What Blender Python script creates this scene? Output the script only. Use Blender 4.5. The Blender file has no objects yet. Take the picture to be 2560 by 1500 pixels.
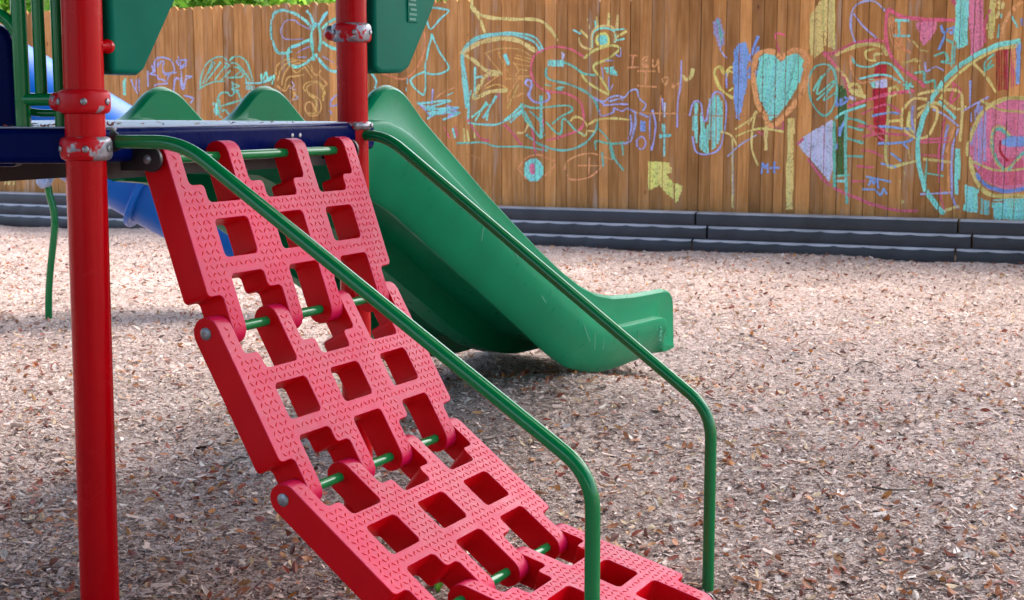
import bpy, bmesh, math, random
import numpy as np
from mathutils import Vector as Vec, Matrix
random.seed(7); rng=np.random.default_rng(7)
S=bpy.context.scene; COL=S.collection; PI=math.pi
# ---------------------------------------------------------------- camera, sky, sun, exposure
EYE=1.25; FOC=3555.6; HZ=262.0                      # eye height, focal length and horizon row for a 2560x1500 frame
PITCH=math.atan((750-HZ)/FOC)
cam=bpy.data.cameras.new('camera'); co=bpy.data.objects.new('camera',cam); COL.objects.link(co)
co.location=(0,0,EYE); co.rotation_euler=(PI/2-PITCH,0,0)
cam.sensor_width=36; cam.lens=36*FOC/2560; cam.clip_start=.05; cam.clip_end=500
cam.dof.use_dof=True; cam.dof.focus_distance=3.6; cam.dof.aperture_fstop=11
S.camera=co
SUN_EL,SUN_AZ=math.radians(54),math.radians(48)     # azimuth clockwise from +Y
w=bpy.data.worlds.new('World'); S.world=w; w.use_nodes=True
nt=w.node_tree; sky=nt.nodes.new('ShaderNodeTexSky'); sky.sky_type='NISHITA'; sky.sun_disc=False
sky.sun_elevation=SUN_EL; sky.sun_rotation=SUN_AZ; sky.air_density=1.0; sky.dust_density=4.0; sky.ozone_density=1.0
nt.links.new(sky.outputs[0],nt.nodes['Background'].inputs[0]); nt.nodes['Background'].inputs[1].default_value=.15
sl=bpy.data.lights.new('sun','SUN'); sl.energy=1.15; sl.angle=math.radians(75); sl.color=(1,.93,.84)
so=bpy.data.objects.new('sun',sl); COL.objects.link(so)
sd=Vec((math.sin(SUN_AZ)*math.cos(SUN_EL),math.cos(SUN_AZ)*math.cos(SUN_EL),math.sin(SUN_EL)))
so.rotation_euler=sd.to_track_quat('Z','Y').to_euler()
S.view_settings.view_transform='Standard'; S.view_settings.look='None'; S.view_settings.gamma=1
S.view_settings.exposure=2.1
# ---------------------------------------------------------------- pixel -> point helpers (survey of the photo)
C0=np.array([0,0,EYE]); RT=np.array([1.,0,0]); UP=np.array([0,math.sin(PITCH),math.cos(PITCH)]); FW=np.array([0,math.cos(PITCH),-math.sin(PITCH)])
def onplane(u,v,P,N):
    d=RT*(u-1280)/FOC-UP*(v-750)/FOC+FW
    return C0+d*(np.dot(np.array(P)-C0,N)/np.dot(d,N))
A_=math.radians(27.5)
W=np.array([math.sin(A_),math.cos(A_),0]); V=np.array([math.cos(A_),-math.sin(A_),0]); Z=np.array([0,0,1.])
PL=onplane(214,330,(0,3.24,0),np.array([0,1.,0])); PL[2]=0
BAY=1.08; PR=PL+W*BAY; S0=PR-V*.08
DECK=1.197
def fr(o,x,y,z): return [list(x)+[0]]
def mat3(x,y,z,o):
    return Matrix(((x[0],y[0],z[0],o[0]),(x[1],y[1],z[1],o[1]),(x[2],y[2],z[2],o[2]),(0,0,0,1)))
# ---------------------------------------------------------------- object helpers
def setp(o,label=None,cat=None,group=None,kind=None):
    for k,v in (('label',label),('category',cat),('group',group),('kind',kind)):
        if v: o[k]=v
    return o
def empty(name,loc,label,cat,group=None):
    o=bpy.data.objects.new(name,None); COL.objects.link(o); o.location=tuple(loc); o.empty_display_size=.1
    return setp(o,label,cat,group)
def link(name,me,mat,parent=None,bevel=0,smooth=True,seg=2,ang=40):
    o=bpy.data.objects.new(name,me); COL.objects.link(o)
    if mat: me.materials.append(mat)
    if smooth: me.polygons.foreach_set('use_smooth',[True]*len(me.polygons))
    if parent is not None:
        o.parent=parent; bpy.context.view_layer.update() if False else None
        pm=Matrix.Translation(parent.location) if parent.parent is None else Matrix.Translation(parent.parent.location)@parent.matrix_basis if False else None
        o.matrix_parent_inverse=Matrix.Translation(-Vec(WORLD[parent]))
        WORLD[o]=WORLD[parent]
        # child meshes carry world coordinates; keep their own origin at the parent's origin
        o.matrix_parent_inverse=Matrix.Identity(4)
        me.transform(Matrix.Translation(-Vec(WORLD[parent])))
    else:
        WORLD[o]=(0,0,0)
    if bevel:
        m=o.modifiers.new('bevel','BEVEL'); m.width=bevel; m.segments=seg; m.limit_method='ANGLE'; m.angle_limit=math.radians(ang); m.harden_normals=True
    elif smooth:
        me.set_sharp_from_angle(angle=math.radians(40))
    return o
WORLD={}
_e=empty
def empty(name,loc,label,cat,group=None):
    o=_e(name,loc,label,cat,group); WORLD[o]=tuple(loc); return o
def bm2me(bm,name='m'):
    bmesh.ops.recalc_face_normals(bm,faces=bm.faces[:])
    me=bpy.data.meshes.new(name); bm.to_mesh(me); bm.free(); return me
def pyme(verts,faces,cols=None,name='m'):
    me=bpy.data.meshes.new(name); me.from_pydata(verts,[],faces)
    if cols is not None:
        a=me.color_attributes.new('Col','FLOAT_COLOR','POINT'); a.data.foreach_set('color',np.asarray(cols,dtype=np.float32).ravel())
    return me
def npme(V_,F_,cols=None,name='m'):
    """V_ (n,3), F_ (m,k) arrays -> mesh"""
    me=bpy.data.meshes.new(name); n,m,k=len(V_),len(F_),F_.shape[1]
    me.vertices.add(n); me.vertices.foreach_set('co',np.asarray(V_,dtype=np.float32).ravel())
    me.loops.add(m*k); me.loops.foreach_set('vertex_index',F_.astype(np.int32).ravel())
    me.polygons.add(m); me.polygons.foreach_set('loop_start',np.arange(0,m*k,k,dtype=np.int32)); 
    me.update(calc_edges=True)
    if cols is not None:
        a=me.color_attributes.new('Col','FLOAT_COLOR','POINT'); a.data.foreach_set('color',np.asarray(cols,dtype=np.float32).ravel())
    return me
def box(bm,o,x,y,z,hx,hy,hz):
    m=mat3(x,y,z,o)@Matrix.Diagonal((2*hx,2*hy,2*hz,1))
    return bmesh.ops.create_cube(bm,size=1,matrix=m)
def tube(bm,pts,r,n=14,cap=True,fillet=0,fs=7):
    pts=[Vec(p) for p in pts]
    if fillet:
        q=[pts[0]]
        for i in range(1,len(pts)-1):
            a,b,c=pts[i-1],pts[i],pts[i+1]
            d=min(fillet,(a-b).length*.48,(c-b).length*.48); p0=b+(a-b).normalized()*d; p1=b+(c-b).normalized()*d
            for k in range(fs+1):
                t=k/fs; q.append(p0*(1-t)**2+b*2*t*(1-t)+p1*t*t)
        q.append(pts[-1]); pts=q
    rings=[]; up=None
    for i,p in enumerate(pts):
        t=(pts[min(i+1,len(pts)-1)]-pts[max(i-1,0)]).normalized()
        if up is None: up=Vec((0,0,1)) if abs(t.z)<.9 else Vec((1,0,0))
        x=t.cross(up).normalized(); up=x.cross(t).normalized()
        rr=r[i] if isinstance(r,(list,tuple)) else r
        rings.append([bm.verts.new(p+(x*math.cos(a)+up*math.sin(a))*rr) for a in (2*PI*k/n for k in range(n))])
    for a,b in zip(rings,rings[1:]):
        for k in range(n): bm.faces.new((a[k],a[(k+1)%n],b[(k+1)%n],b[k]))
    if cap: bm.faces.new(rings[0][::-1]); bm.faces.new(rings[-1])
def lathe(bm,o,axis,prof,n=28):
    """prof: (distance along axis, radius)"""
    ax=Vec(axis).normalized(); h=Vec((0,0,1)) if abs(ax.z)<.9 else Vec((1,0,0)); x=ax.cross(h).normalized(); y=ax.cross(x)
    rings=[[bm.verts.new(Vec(o)+ax*d+(x*math.cos(2*PI*k/n)+y*math.sin(2*PI*k/n))*r) for k in range(n)] for d,r in prof]
    for a,b in zip(rings,rings[1:]):
        for k in range(n): bm.faces.new((a[k],a[(k+1)%n],b[(k+1)%n],b[k]))
    bm.faces.new(rings[0][::-1]); bm.faces.new(rings[-1])
def prism(bm,poly,dvec):
    a=[bm.verts.new(p) for p in poly]; b=[bm.verts.new(Vec(p)+Vec(dvec)) for p in poly]; n=len(a)
    bm.faces.new(a); bm.faces.new(b[::-1])
    for i in range(n): bm.faces.new((a[i],b[i],b[(i+1)%n],a[(i+1)%n]))
# ---------------------------------------------------------------- materials
def M(name):
    m=bpy.data.materials.new(name); m.use_nodes=True; n=m.node_tree; return m,n,n.nodes['Principled BSDF'],n.links
def noise(n,scale,detail=4,rough=.55,coord='Object',stretch=None):
    tc=n.nodes.new('ShaderNodeTexCoord'); t=n.nodes.new('ShaderNodeTexNoise'); t.inputs['Scale'].default_value=scale; t.inputs['Detail'].default_value=detail; t.inputs['Roughness'].default_value=rough
    if stretch:
        mp=n.nodes.new('ShaderNodeMapping'); mp.inputs['Scale'].default_value=stretch; n.links.new(tc.outputs[coord],mp.inputs[0]); n.links.new(mp.outputs[0],t.inputs[0])
    else: n.links.new(tc.outputs[coord],t.inputs[0])
    return t
def ramp(n,inp,stops):
    r=n.nodes.new('ShaderNodeValToRGB'); e=r.color_ramp.elements
    while len(e)<len(stops): e.new(.5)
    for el,(p,c) in zip(e,stops): el.position=p; el.color=(*c,1) if len(c)==3 else c
    n.links.new(inp,r.inputs[0]); return r
def bump(n,b,h,strength,dist):
    bp=n.nodes.new('ShaderNodeBump'); bp.inputs['Strength'].default_value=strength; bp.inputs['Distance'].default_value=dist
    n.links.new(h,bp.inputs['Height']); n.links.new(bp.outputs[0],b.inputs['Normal']); return bp
def plastic(name,col,rough=.38,spec=.5,var=.12,grain=.15,scr=None,coat=0,sheen=0):
    m,n,b,l=M(name)
    if sheen: b.inputs['Sheen Weight'].default_value=sheen; b.inputs['Sheen Roughness'].default_value=.35; b.inputs['Sheen Tint'].default_value=(1,.88,.95,1)
    if coat: b.inputs['Coat Weight'].default_value=coat; b.inputs['Coat Roughness'].default_value=.4
    t=noise(n,3.5,5,.6); lo=tuple(c*(1-var) for c in col); hi=tuple(min(1,c*(1+var)) for c in col)
    r=ramp(n,t.outputs[0],[(.3,lo),(.7,hi)]); out=r.outputs[0]
    if scr:                                          # pale scuffs
        t2=noise(n,9,8,.7,stretch=(1,1,5)); r2=ramp(n,t2.outputs[0],[(.64,(0,0,0)),(.72,(1,1,1))])
        t3=noise(n,2.1,2); r3=ramp(n,t3.outputs[0],[(.5,(0,0,0)),(.62,(1,1,1))])
        mu=n.nodes.new('ShaderNodeMath'); mu.operation='MULTIPLY'; l.new(r2.outputs[0],mu.inputs[0]); l.new(r3.outputs[0],mu.inputs[1])
        mx=n.nodes.new('ShaderNodeMix'); mx.data_type='RGBA'; l.new(mu.outputs[0],mx.inputs[0]); l.new(out,mx.inputs[6]); mx.inputs[7].default_value=(*scr,1); out=mx.outputs[2]
    l.new(out,b.inputs['Base Color'])
    t4=noise(n,14,6,.65); r4=ramp(n,t4.outputs[0],[(.3,(rough-.07,)*3),(.7,(rough+.09,)*3)]); l.new(r4.outputs[0],b.inputs['Roughness'])
    b.inputs['Specular IOR Level'].default_value=spec
    if grain: bump(n,b,noise(n,260,2).outputs[0],grain,.0015)
    return m
RED=plastic('red_plastic',(.60,.0004,.006),.38,.16,.10,.2,(.55,.02,.04))
TREAD=plastic('sky_sheen_red_tread',(.50,.0014,.052),.46,.26,.18,.3,(.56,.03,.08),coat=.06)  # pinker than the sides: sky sheen painted into up-facing treads, plus random scuffs
LOZ=plastic('raised_red_grip',(.58,.002,.016),.5,.3,.1,.2)
REDPOST=plastic('red_powder_coat',(.42,.0003,.004),.22,.14,.08,.06)
GREENP=plastic('green_plastic',(.0003,.205,.088),.32,.11,.12,.12,(.02,.24,.14))
GREENPANEL=plastic('dark_green_plastic',(.0003,.12,.075),.36,.05,.12,.12)
GREENT=plastic('green_powder_coat',(.0005,.155,.040),.13,.4,.06,.03)
NAVY=plastic('navy_vinyl',(.0006,.0045,.058),.28,.03,.15,.1)
BLUE=plastic('blue_plastic',(.0005,.105,.46),.33,.2,.12,.08,(.2,.3,.6))
DECKTOP=plastic('sky_sheen_deck_vinyl',(.30,.33,.46),.38,.6,.35,.2)  # pale colour stands in for sky reflected off the navy deck
BLACK=plastic('black_metal',(.012,.012,.015),.4,.5)
TIMBERLIT=plastic('sky_lit_grey_timber',(.30,.30,.32),.5,.4,.3,.3)  # paler grey paints the sky highlight on up-facing timber faces
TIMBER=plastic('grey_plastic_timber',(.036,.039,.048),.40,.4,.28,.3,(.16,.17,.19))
PALEBLUE=plastic('pale_blue_strap',(.35,.42,.62),.5,.4,.4)
def clampmat(name,thr):
    m,n,b,l=M(name); t=noise(n,8,4,.6); r=ramp(n,t.outputs[0],[(thr,(0,0,0)),(thr+.02,(1,1,1))])
    t2=noise(n,60,4); g=ramp(n,t2.outputs[0],[(.3,(.16,.16,.18)),(.7,(.42,.42,.45))])
    mx=n.nodes.new('ShaderNodeMix'); mx.data_type='RGBA'; l.new(r.outputs[0],mx.inputs[0]); mx.inputs[6].default_value=(.46,.001,.006,1); b.inputs['Specular IOR Level'].default_value=.2; l.new(g.outputs[0],mx.inputs[7]); l.new(mx.outputs[2],b.inputs['Base Color'])
    me=n.nodes.new('ShaderNodeMath'); me.operation='MULTIPLY'; me.inputs[1].default_value=.55; l.new(r.outputs[0],me.inputs[0]); l.new(me.outputs[0],b.inputs['Metallic']); b.inputs['Roughness'].default_value=.42
    bump(n,b,r.outputs[0],-.5,.002); return m
CLAMP_RED=clampmat('chipped_red_clamp',.56); CLAMP_SILVER=clampmat('worn_silver_clamp',.49)
m,n,b,l=M('steel_bolt'); b.inputs['Metallic'].default_value=.8; b.inputs['Roughness'].default_value=.45
l.new(ramp(n,noise(n,80,3).outputs[0],[(.3,(.16,.16,.17)),(.7,(.36,.36,.38))]).outputs[0],b.inputs['Base Color']); STEEL=m
def attrmat(name,rough=.9,spec=.2,grain=None,sub=0,mul=None):
    m,n,b,l=M(name); a=n.nodes.new('ShaderNodeVertexColor'); a.layer_name='Col'
    out=a.outputs[0]
    if grain:
        t=noise(n,grain,5,.7); r=ramp(n,t.outputs[0],[(.3,(.62,)*3),(.7,(1.25,)*3)])
        mx=n.nodes.new('ShaderNodeMix'); mx.data_type='RGBA'; mx.blend_type='MULTIPLY'; mx.inputs[0].default_value=1; l.new(out,mx.inputs[6]); l.new(r.outputs[0],mx.inputs[7]); out=mx.outputs[2]
    l.new(out,b.inputs['Base Color']); b.inputs['Roughness'].default_value=rough; b.inputs['Specular IOR Level'].default_value=spec
    if sub:
        tr=n.nodes.new('ShaderNodeBsdfTranslucent'); l.new(out,tr.inputs[0]); ms=n.nodes.new('ShaderNodeMixShader'); ms.inputs[0].default_value=sub
        l.new(b.outputs[0],ms.inputs[1]); l.new(tr.outputs[0],ms.inputs[2]); l.new(ms.outputs[0],n.nodes['Material Output'].inputs[0])
    return m
CHIPM=attrmat('wood_chip',.9,.2,220); LEAFM=attrmat('dry_leaf',.6,.4,130,.15); TREELEAF=attrmat('tree_leaf',.5,.4,None,.45)
# bark
m,n,b,l=M('bark'); l.new(ramp(n,noise(n,9,6,.6,stretch=(1,1,.25)).outputs[0],[(.3,(.035,.025,.018)),(.7,(.13,.10,.075))]).outputs[0],b.inputs['Base Color']); b.inputs['Roughness'].default_value=.95; BARK=m
# ---------------------------------------------------------------- ground
def gz(x,y):
    x=np.asarray(x,dtype=float); y=np.asarray(y,dtype=float)
    h=.13*np.exp(-(((x-.18)/.72)**2+((y-5.72)/.48)**2))
    h-=.055*np.exp(-(((x-.45)/.9)**2+((y-3.4)/.8)**2))
    h+=.030*np.exp(-((x-.53)**2+(y-3.79)**2)/.09**2)-.03*np.exp(-(((x-.75)/.4)**2+((y-6.6)/.4)**2))
    h+=.012*np.sin(1.7*x+.6)*np.sin(1.3*y+1)+.008*np.sin(3.9*x+2*y)+.006*np.sin(7.1*y-3*x+2)+.004*np.sin(11*x+5*y)
    return h
def seq(a,b,fine,lo,hi):
    m_=np.arange(a,b+1e-6,fine); L=[]; q=a; s=fine
    while q>lo: s*=1.35; q-=s; L.append(q)
    Rr=[]; q=m_[-1]; s=fine
    while q<hi: s*=1.35; q+=s; Rr.append(q)
    return np.concatenate([np.array(L[::-1]),m_,np.array(Rr)])
xs=seq(-6.5,5.2,.045,-120,120); ys=seq(2.6,14.5,.045,-120,160)
X,Y=np.meshgrid(xs,ys); G=gz(X,Y)
fade=np.exp(-np.maximum(0,np.hypot(X,Y-7)-14)/6); G=G*fade+rng.normal(0,.004,G.shape)*fade
ny,nx=X.shape; idx=np.arange(ny*nx).reshape(ny,nx)
F=np.stack([idx[:-1,:-1],idx[:-1,1:],idx[1:,1:],idx[1:,:-1]],-1).reshape(-1,4)
m,n,b,l=M('wood_mulch')
t=noise(n,95,4,.75); v=n.nodes.new('ShaderNodeTexVoronoi'); v.inputs['Scale'].default_value=70; tc=n.nodes.new('ShaderNodeTexCoord')
mp=n.nodes.new('ShaderNodeMapping'); mp.inputs['Scale'].default_value=(1,1.6,1); l.new(tc.outputs['Object'],mp.inputs[0]); l.new(mp.outputs[0],v.inputs[0])
sp=n.nodes.new('ShaderNodeSeparateColor'); l.new(v.outputs['Color'],sp.inputs[0])
r1=ramp(n,sp.outputs[0],[(.0,(.13,.085,.07)),(.10,(.34,.25,.21)),(.3,(.48,.38,.33)),(.6,(.58,.48,.43)),(1,(.72,.64,.59))])
r2=ramp(n,t.outputs[0],[(.32,(.35,.28,.25)),(.5,(.9,.88,.87)),(.68,(1.15,1.12,1.1))])
mx=n.nodes.new('ShaderNodeMix'); mx.data_type='RGBA'; mx.blend_type='MULTIPLY'; mx.inputs[0].default_value=1; l.new(r1.outputs[0],mx.inputs[6]); l.new(r2.outputs[0],mx.inputs[7])
t3=noise(n,1.3,3); r3=ramp(n,t3.outputs[0],[(.35,(.72,.69,.67)),(.65,(.96,.94,.93))])
mx2=n.nodes.new('ShaderNodeMix'); mx2.data_type='RGBA'; mx2.blend_type='MULTIPLY'; mx2.inputs[0].default_value=1; l.new(mx.outputs[2],mx2.inputs[6]); l.new(r3.outputs[0],mx2.inputs[7])
l.new(mx2.outputs[2],b.inputs['Base Color']); b.inputs['Roughness'].default_value=.95; b.inputs['Specular IOR Level'].default_value=.2
bump(n,b,t.outputs[0],.7,.02); MULCH=m
g=link('ground',npme(np.stack([X,Y,G],-1).reshape(-1,3),F),MULCH); setp(g,'pale wood mulch ground of the playground','ground',None,'structure')
# loose chips
def scatter(N,d0,d1,pw=1.0,half=.42):
    u=rng.random(N)
    d=d0*(d1/d0)**u if pw==1 else (d0**(1-pw)+u*(d1**(1-pw)-d0**(1-pw)))**(1/(1-pw))
    x=(rng.random(N)*2-1)*half*d
    return x,d
FA=math.radians(22); FD=np.array([math.cos(FA),-math.sin(FA),0]); FN=np.array([-FD[1],FD[0],0]); FP=np.array([.40,12.95,0])
def infront(x,y,mrg=.13): return ((x-FP[0])*(-FN[0])+(y-FP[1])*(-FN[1]))>mrg
N=420000; x,y=scatter(N,2.9,13.8); k=infront(x,y); x,y=x[k],y[k]; N=len(x)
ln=rng.lognormal(math.log(.0034),.6,N)*(1+.02*y); ln=np.minimum(ln,.028); wd=ln*rng.uniform(.22,.6,N)
az=rng.normal(0,1.1,N); az=np.where(rng.random(N)<.35,rng.random(N)*PI,az); tl=rng.normal(0,.26,N); rl=rng.normal(0,.38,N)
ca,sa=np.cos(az),np.sin(az)
e1=np.stack([ca*np.cos(tl),sa*np.cos(tl),np.sin(tl)],-1); e2=np.stack([-sa*np.cos(rl),ca*np.cos(rl),np.sin(rl)],-1)
c=np.stack([x,y,gz(x,y)+.003+.004*rng.random(N)+np.abs(np.sin(tl))*ln*.3],-1)
Vq=np.stack([c-e1*ln[:,None]-e2*wd[:,None]*.7,c+e1*ln[:,None]*.8-e2*wd[:,None],c+e1*ln[:,None]+e2*wd[:,None]*.6,c-e1*ln[:,None]*.9+e2*wd[:,None]],1).reshape(-1,3)
pal=np.array([[.68,.56,.51],[.64,.53,.48],[.59,.48,.43],[.56,.47,.44],[.46,.35,.30],[.27,.16,.13],[.13,.08,.07],[.78,.71,.68],[.42,.20,.12]])
pi=rng.choice(len(pal),N,p=[.20,.18,.15,.13,.11,.07,.07,.07,.02]); cc=pal[pi]*np.array([1.08,1.0,.93])*rng.uniform(.68,1.08,(N,1))
cc=np.concatenate([np.clip(cc,0,1),np.ones((N,1))],1); cc=np.repeat(cc,4,0)
o=link('wood_chips',npme(Vq,np.arange(4*N).reshape(-1,4),cc),CHIPM,smooth=False); setp(o,'loose pale wood chips scattered over the mulch ground','wood chips',None,'stuff')
# dry leaves
def leafmesh(N,x,y,z,size,tilt=.35):
    prof=[(-1,.02),(-.55,.34),(0,.46),(.5,.36),(1,.03)]; Vs=[];Fs=[]
    az=rng.random(N)*2*PI; tl=rng.normal(0,tilt,N); rl=rng.normal(0,tilt*1.2,N); curl=rng.uniform(.05,.6,N)*np.where(rng.random(N)<.5,-1,1); bend=rng.normal(0,.25,N)
    ca,sa=np.cos(az),np.sin(az)
    e1=np.stack([ca*np.cos(tl),sa*np.cos(tl),np.sin(tl)],-1); e2=np.stack([-sa*np.cos(rl),ca*np.cos(rl),np.sin(rl)],-1); e3=np.cross(e1,e2)
    c=np.stack([x,y,z],-1); P=[]
    for a,hw in prof:
        for s in (-1,0,1):
            P.append(c+(e1*a+e2*(hw*s)+e3*(abs(s)*hw*curl+bend*a*a)[:,None])*size[:,None])
    Vv=np.stack(P,1).reshape(-1,3); base=np.arange(N)[:,None]*15; f=[]
    for i in range(4):
        for s in range(2):
            q=i*3+s; f.append(np.stack([base[:,0]+q,base[:,0]+q+1,base[:,0]+q+4,base[:,0]+q+3],-1))
    return Vv,np.stack(f,1).reshape(-1,4)
N=10500; x,y=scatter(N,2.9,13.5,.35); k=infront(x,y,.2); x,y=x[k],y[k]; N=len(x)
cl=rng.random(N)<.45; x=np.where(cl,x+.18*np.sin(y*2.3+x),x)
sz=rng.uniform(.008,.023,N)
Vv,Fv=leafmesh(N,x,y,gz(x,y)+.010+.006*rng.random(N),sz)
pal=np.array([[.40,.15,.06],[.30,.075,.04],[.42,.22,.09],[.55,.40,.24],[.66,.58,.50],[.15,.05,.03],[.50,.20,.05]])
pi=rng.choice(len(pal),N,p=[.24,.22,.14,.13,.11,.1,.06]); cc=pal[pi]*rng.uniform(.8,1.2,(N,1)); cc=np.repeat(np.concatenate([np.clip(cc,0,1),np.ones((N,1))],1),15,0)
o=link('fallen_leaves',npme(Vv,Fv,cc),LEAFM); setp(o,'dry brown and tan oak leaves scattered over the mulch','leaf litter',None,'stuff')
# ---------------------------------------------------------------- fence
FZ0,FZ1=.04,2.215
fence=empty('fence',tuple(FP),'tall brown wooden picket fence covered in colourful chalk drawings behind the playground','fence')
edges=[-9.0]
while edges[-1]<7: edges.append(edges[-1]+rng.choice([.088,.1,.104,.112,.12])*rng.uniform(.97,1.03))
edges=np.array(edges); poff=rng.uniform(0,.005,len(edges)); GAP=.0016
vs=[];fs=[];cols=[]
for i in range(len(edges)-1):
    a,b_=edges[i]+GAP*rng.uniform(.3,1)**2*2.6,edges[i+1]-GAP*rng.uniform(.3,1)**2*2.6; top=FZ1+rng.normal(0,.008); ear=.022
    out=[(a,FZ0),(b_,FZ0),(b_,top-ear),(b_-ear,top),(a+ear,top),(a,top-ear)]
    base=len(vs); tone=rng.uniform(.64,1.14); 
    if rng.random()<.10: tone*=1.25
    gr=rng.normal(0,.05); pale=1. if rng.random()<.16 else rng.uniform(0,.35)
    for dd in (-poff[i],.017):
        for t_,z_ in out:
            p=FP+FD*t_+FN*dd; vs.append((p[0],p[1],z_)); cols.append((tone,pale,rng.random() if False else (i*.618)%1,1))
    fs.append([base+j for j in range(6)]); fs.append([base+11-j for j in range(6)])
    for j in range(6): fs.append([base+j,base+6+j,base+6+(j+1)%6,base+(j+1)%6])
me=pyme(vs,fs,cols)
m,n,b,l=M('stained_cedar'); at=n.nodes.new('ShaderNodeVertexColor'); at.layer_name='Col'; sp=n.nodes.new('ShaderNodeSeparateColor'); l.new(at.outputs[0],sp.inputs[0])
tc=n.nodes.new('ShaderNodeTexCoord'); ofs=n.nodes.new('ShaderNodeVectorMath'); ofs.operation='MULTIPLY_ADD'
cmb=n.nodes.new('ShaderNodeCombineXYZ'); l.new(sp.outputs[2],cmb.inputs[2]); l.new(cmb.outputs[0],ofs.inputs[0]); ofs.inputs[1].default_value=(0,0,37); l.new(tc.outputs['Object'],ofs.inputs[2])
def wn(scale,st,det=5,ro=.6,dist=0):
    mp=n.nodes.new('ShaderNodeMapping'); mp.inputs['Scale'].default_value=st; l.new(ofs.outputs[0],mp.inputs[0]); t=n.nodes.new('ShaderNodeTexNoise'); t.inputs['Scale'].default_value=scale; t.inputs['Detail'].default_value=det; t.inputs['Roughness'].default_value=ro; t.inputs['Distortion'].default_value=dist; l.new(mp.outputs[0],t.inputs[0]); return t
g1=wn(38,(1,1,.06)); g2=wn(4,(1,1,.5),4); 
r1=ramp(n,g1.outputs[0],[(.25,(.38,.165,.044)),(.5,(.56,.255,.080)),(.75,(.70,.375,.145))])
r2=ramp(n,g2.outputs[0],[(.3,(.78,.74,.70)),(.7,(1.12,1.1,1.08))])
mx=n.nodes.new('ShaderNodeMix'); mx.data_type='RGBA'; mx.blend_type='MULTIPLY'; mx.inputs[0].default_value=1; l.new(r1.outputs[0],mx.inputs[6]); l.new(r2.outputs[0],mx.inputs[7])
tv=n.nodes.new('ShaderNodeVectorMath'); tv.operation='SCALE'; l.new(mx.outputs[2],tv.inputs[0]); l.new(sp.outputs[0],tv.inputs['Scale'])
g3=wn(22,(1,1,.10),3,.5); r3=ramp(n,g3.outputs[0],[(.52,(0,0,0)),(.66,(1,1,1))]); pm=n.nodes.new('ShaderNodeMath'); pm.operation='MULTIPLY'; l.new(r3.outputs[0],pm.inputs[0]); l.new(sp.outputs[1],pm.inputs[1])
pm2=n.nodes.new('ShaderNodeMath'); pm2.operation='MULTIPLY'; pm2.inputs[1].default_value=.75; l.new(pm.outputs[0],pm2.inputs[0])
mx3=n.nodes.new('ShaderNodeMix'); mx3.data_type='RGBA'; l.new(pm2.outputs[0],mx3.inputs[0]); l.new(tv.outputs[0],mx3.inputs[6]); mx3.inputs[7].default_value=(.50,.34,.24,1)
vo=n.nodes.new('ShaderNodeTexVoronoi'); mp=n.nodes.new('ShaderNodeMapping'); mp.inputs['Scale'].default_value=(5,5,2.6); l.new(ofs.outputs[0],mp.inputs[0]); l.new(mp.outputs[0],vo.inputs[0]); vo.inputs['Scale'].default_value=1
rk=ramp(n,vo.outputs['Distance'],[(.03,(.3,.16,.08)),(.08,(1,1,1))]); mx4=n.nodes.new('ShaderNodeMix'); mx4.data_type='RGBA'; mx4.blend_type='MULTIPLY'; mx4.inputs[0].default_value=.8; l.new(mx3.outputs[2],mx4.inputs[6]); l.new(rk.outputs[0],mx4.inputs[7])
l.new(mx4.outputs[2],b.inputs['Base Color']); b.inputs['Roughness'].default_value=.8; b.inputs['Specular IOR Level'].default_value=.25; bump(n,b,g1.outputs[0],.35,.006); CEDAR=m
link('picket_panel',me,CEDAR,fence,smooth=False)
bm=bmesh.new()
for z_ in (.35,1.15,1.95): box(bm,FP+FD*-1+FN*.042+Z*z_,FD,FN,Z,8,.019,.045)
for t_ in np.arange(-8.5,7,2.4): box(bm,FP+FD*t_+FN*.108+Z*1.05,FD,FN,Z,.045,.045,1.05)
box(bm,FP+FD*-1+FN*.020+Z*1.1,FD,FN,Z,8,.0025,1.05)  # thin dark sheet behind the pickets, added to keep their gaps dark
m,n,b,l=M('dark_backing_wood'); l.new(ramp(n,noise(n,12,4).outputs[0],[(.3,(.02,.012,.008)),(.7,(.06,.035,.02))]).outputs[0],b.inputs['Base Color']); b.inputs['Roughness'].default_value=.9
link('rail_frame',bm2me(bm),m,fence,smooth=False)
def ftz(u,v):
    p=onplane(u,v,FP,FN); return float((p-FP)@FD),float(p[2])
bm=bmesh.new()
for i in range(len(edges)-1):
    for z_ in (.405,1.15):
        for q in (.25,.75):
            t_=edges[i]*(1-q)+edges[i+1]*q+rng.normal(0,.006); zz=z_+rng.normal(0,.006); p=FP+FD*t_-FN*(poff[i]+.0015)
            bmesh.ops.create_cone(bm,segments=6,radius1=.0042,radius2=.003,depth=.003,cap_ends=True,matrix=mat3(FD,-Z,-FN,(p[0],p[1],zz)))
setp(link('nail_heads',bm2me(bm),STEEL,fence,smooth=False),kind='stuff')
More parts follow.
